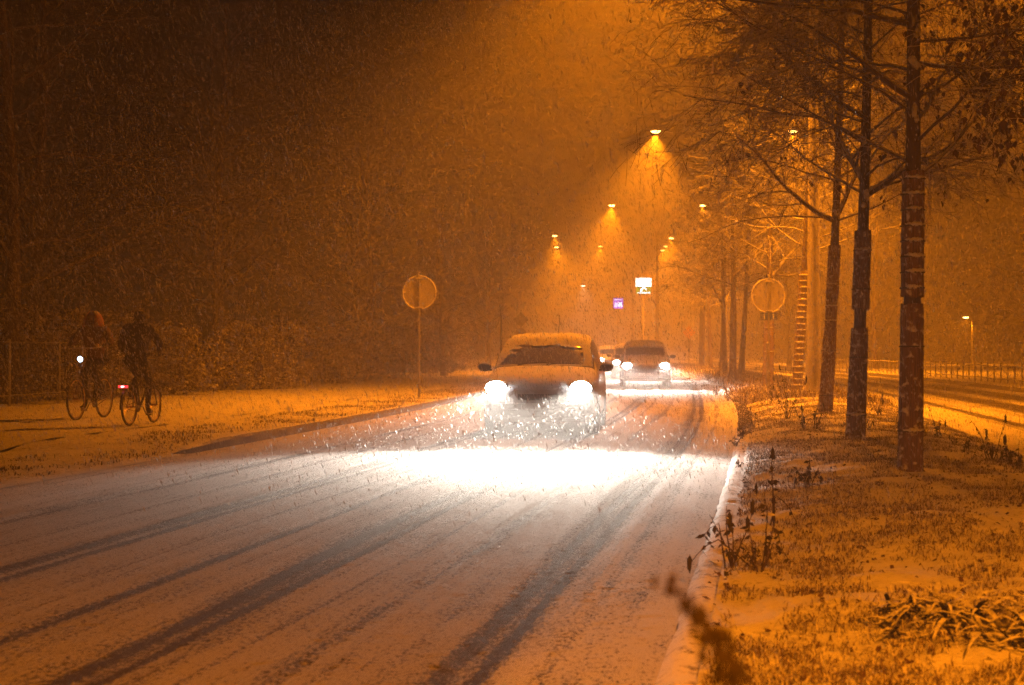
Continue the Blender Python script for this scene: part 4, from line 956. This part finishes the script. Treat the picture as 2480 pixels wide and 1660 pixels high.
# left bicycle comes towards the viewer, right bicycle rides away
d8 = math.atan2(-.14, .99)
lr, Lr = .365, 1.12
bx, by = -7.27, 25.35
_, st, seat, bb = bicycle((bx, by, .11), d8+math.pi, 'tall city bicycle facing the viewer with a bright white lamp, left on the path', r=lr, wb=Lr, hbz=1.24, hbw=.66, front=True)
rider((bx, by, .11), d8+math.pi, 'cyclist in a brown coat and pointed hood riding towards the viewer', 1.24, .33, st.y, seat, bb, M['coat_brown'], 'hood', 1.83)
_, st, seat, bb = bicycle((-6.08, 22.6, .11), d8, 'smaller dark bicycle ridden away from the viewer with a red rear light', r=.30, wb=1.0, hbz=1.08, hbw=.56, front=False)
rider((-6.08, 22.6, .11), d8, 'cyclist in a dark jacket and knit hat seen from behind riding away', 1.08, .28, st.y, seat, bb, M['coat_dark'], 'hat', 1.83)

# ------------------------------------------------------------------ falling snow and haze
def snowfall(n=300000):
    Y = 9.0 + 22*rng.random(n)**.62
    X = Y*.44*rng.uniform(-1, 1, n) + rng.uniform(-1.5, 1.5, n); Z = rng.random(n)*(1.7+Y*.30)
    ok = Z > .15; X, Y, Z = X[ok], Y[ok], Z[ok]; n = len(X)
    v = np.array([.27, .5, -1.0]); v = v/np.linalg.norm(v)
    d = v + rng.normal(0, .05, (n, 3)); d /= np.linalg.norm(d, axis=1)[:, None]
    a = np.cross(d, rng.normal(size=(n, 3))); a /= np.linalg.norm(a, axis=1)[:, None]; b = np.cross(d, a)
    L = rng.lognormal(math.log(.018), .45, n)[:, None]; r = rng.lognormal(math.log(.0034), .40, n)[:, None]
    c = np.stack([X, Y, Z], 1)
    m1 = c-d*L*.1
    V = np.concatenate([c-d*L, m1+a*r, m1-a*r*.5+b*r*.87, m1-a*r*.5-b*r*.87, c+d*L]); i = np.arange(n)
    F = np.concatenate([np.stack(t, 1) for t in [(i, i+n, i+2*n), (i, i+2*n, i+3*n), (i, i+3*n, i+n), (i+4*n, i+2*n, i+n), (i+4*n, i+3*n, i+2*n), (i+4*n, i+n, i+3*n)]])
    o = np_mesh('snowfall', V, F, M['flake'], smooth=True); tag(o, 'wind-driven snowflakes falling all over the street', 'snow', kind='stuff')
snowfall()
hz = MB(); hz.box((0, 130, 8), (150, 330, 18.5)); ho = hz.build('haze', [], smooth=False)
hm_ = bpy.data.materials.new('snowy_air'); hm_.use_nodes = True; nt = hm_.node_tree; nt.nodes.remove(nt.nodes['Principled BSDF'])
pv = N(nt, 'ShaderNodeVolumePrincipled'); pv.inputs['Color'].default_value = (.94, .94, .95, 1); pv.inputs['Density'].default_value = HAZE; pv.inputs['Anisotropy'].default_value = .35
lnk(nt, pv.outputs[0], nt.nodes['Material Output'].inputs['Volume']); ho.data.materials.append(hm_)
tag(ho, 'thin snowy air filling the street', 'haze', kind='stuff')
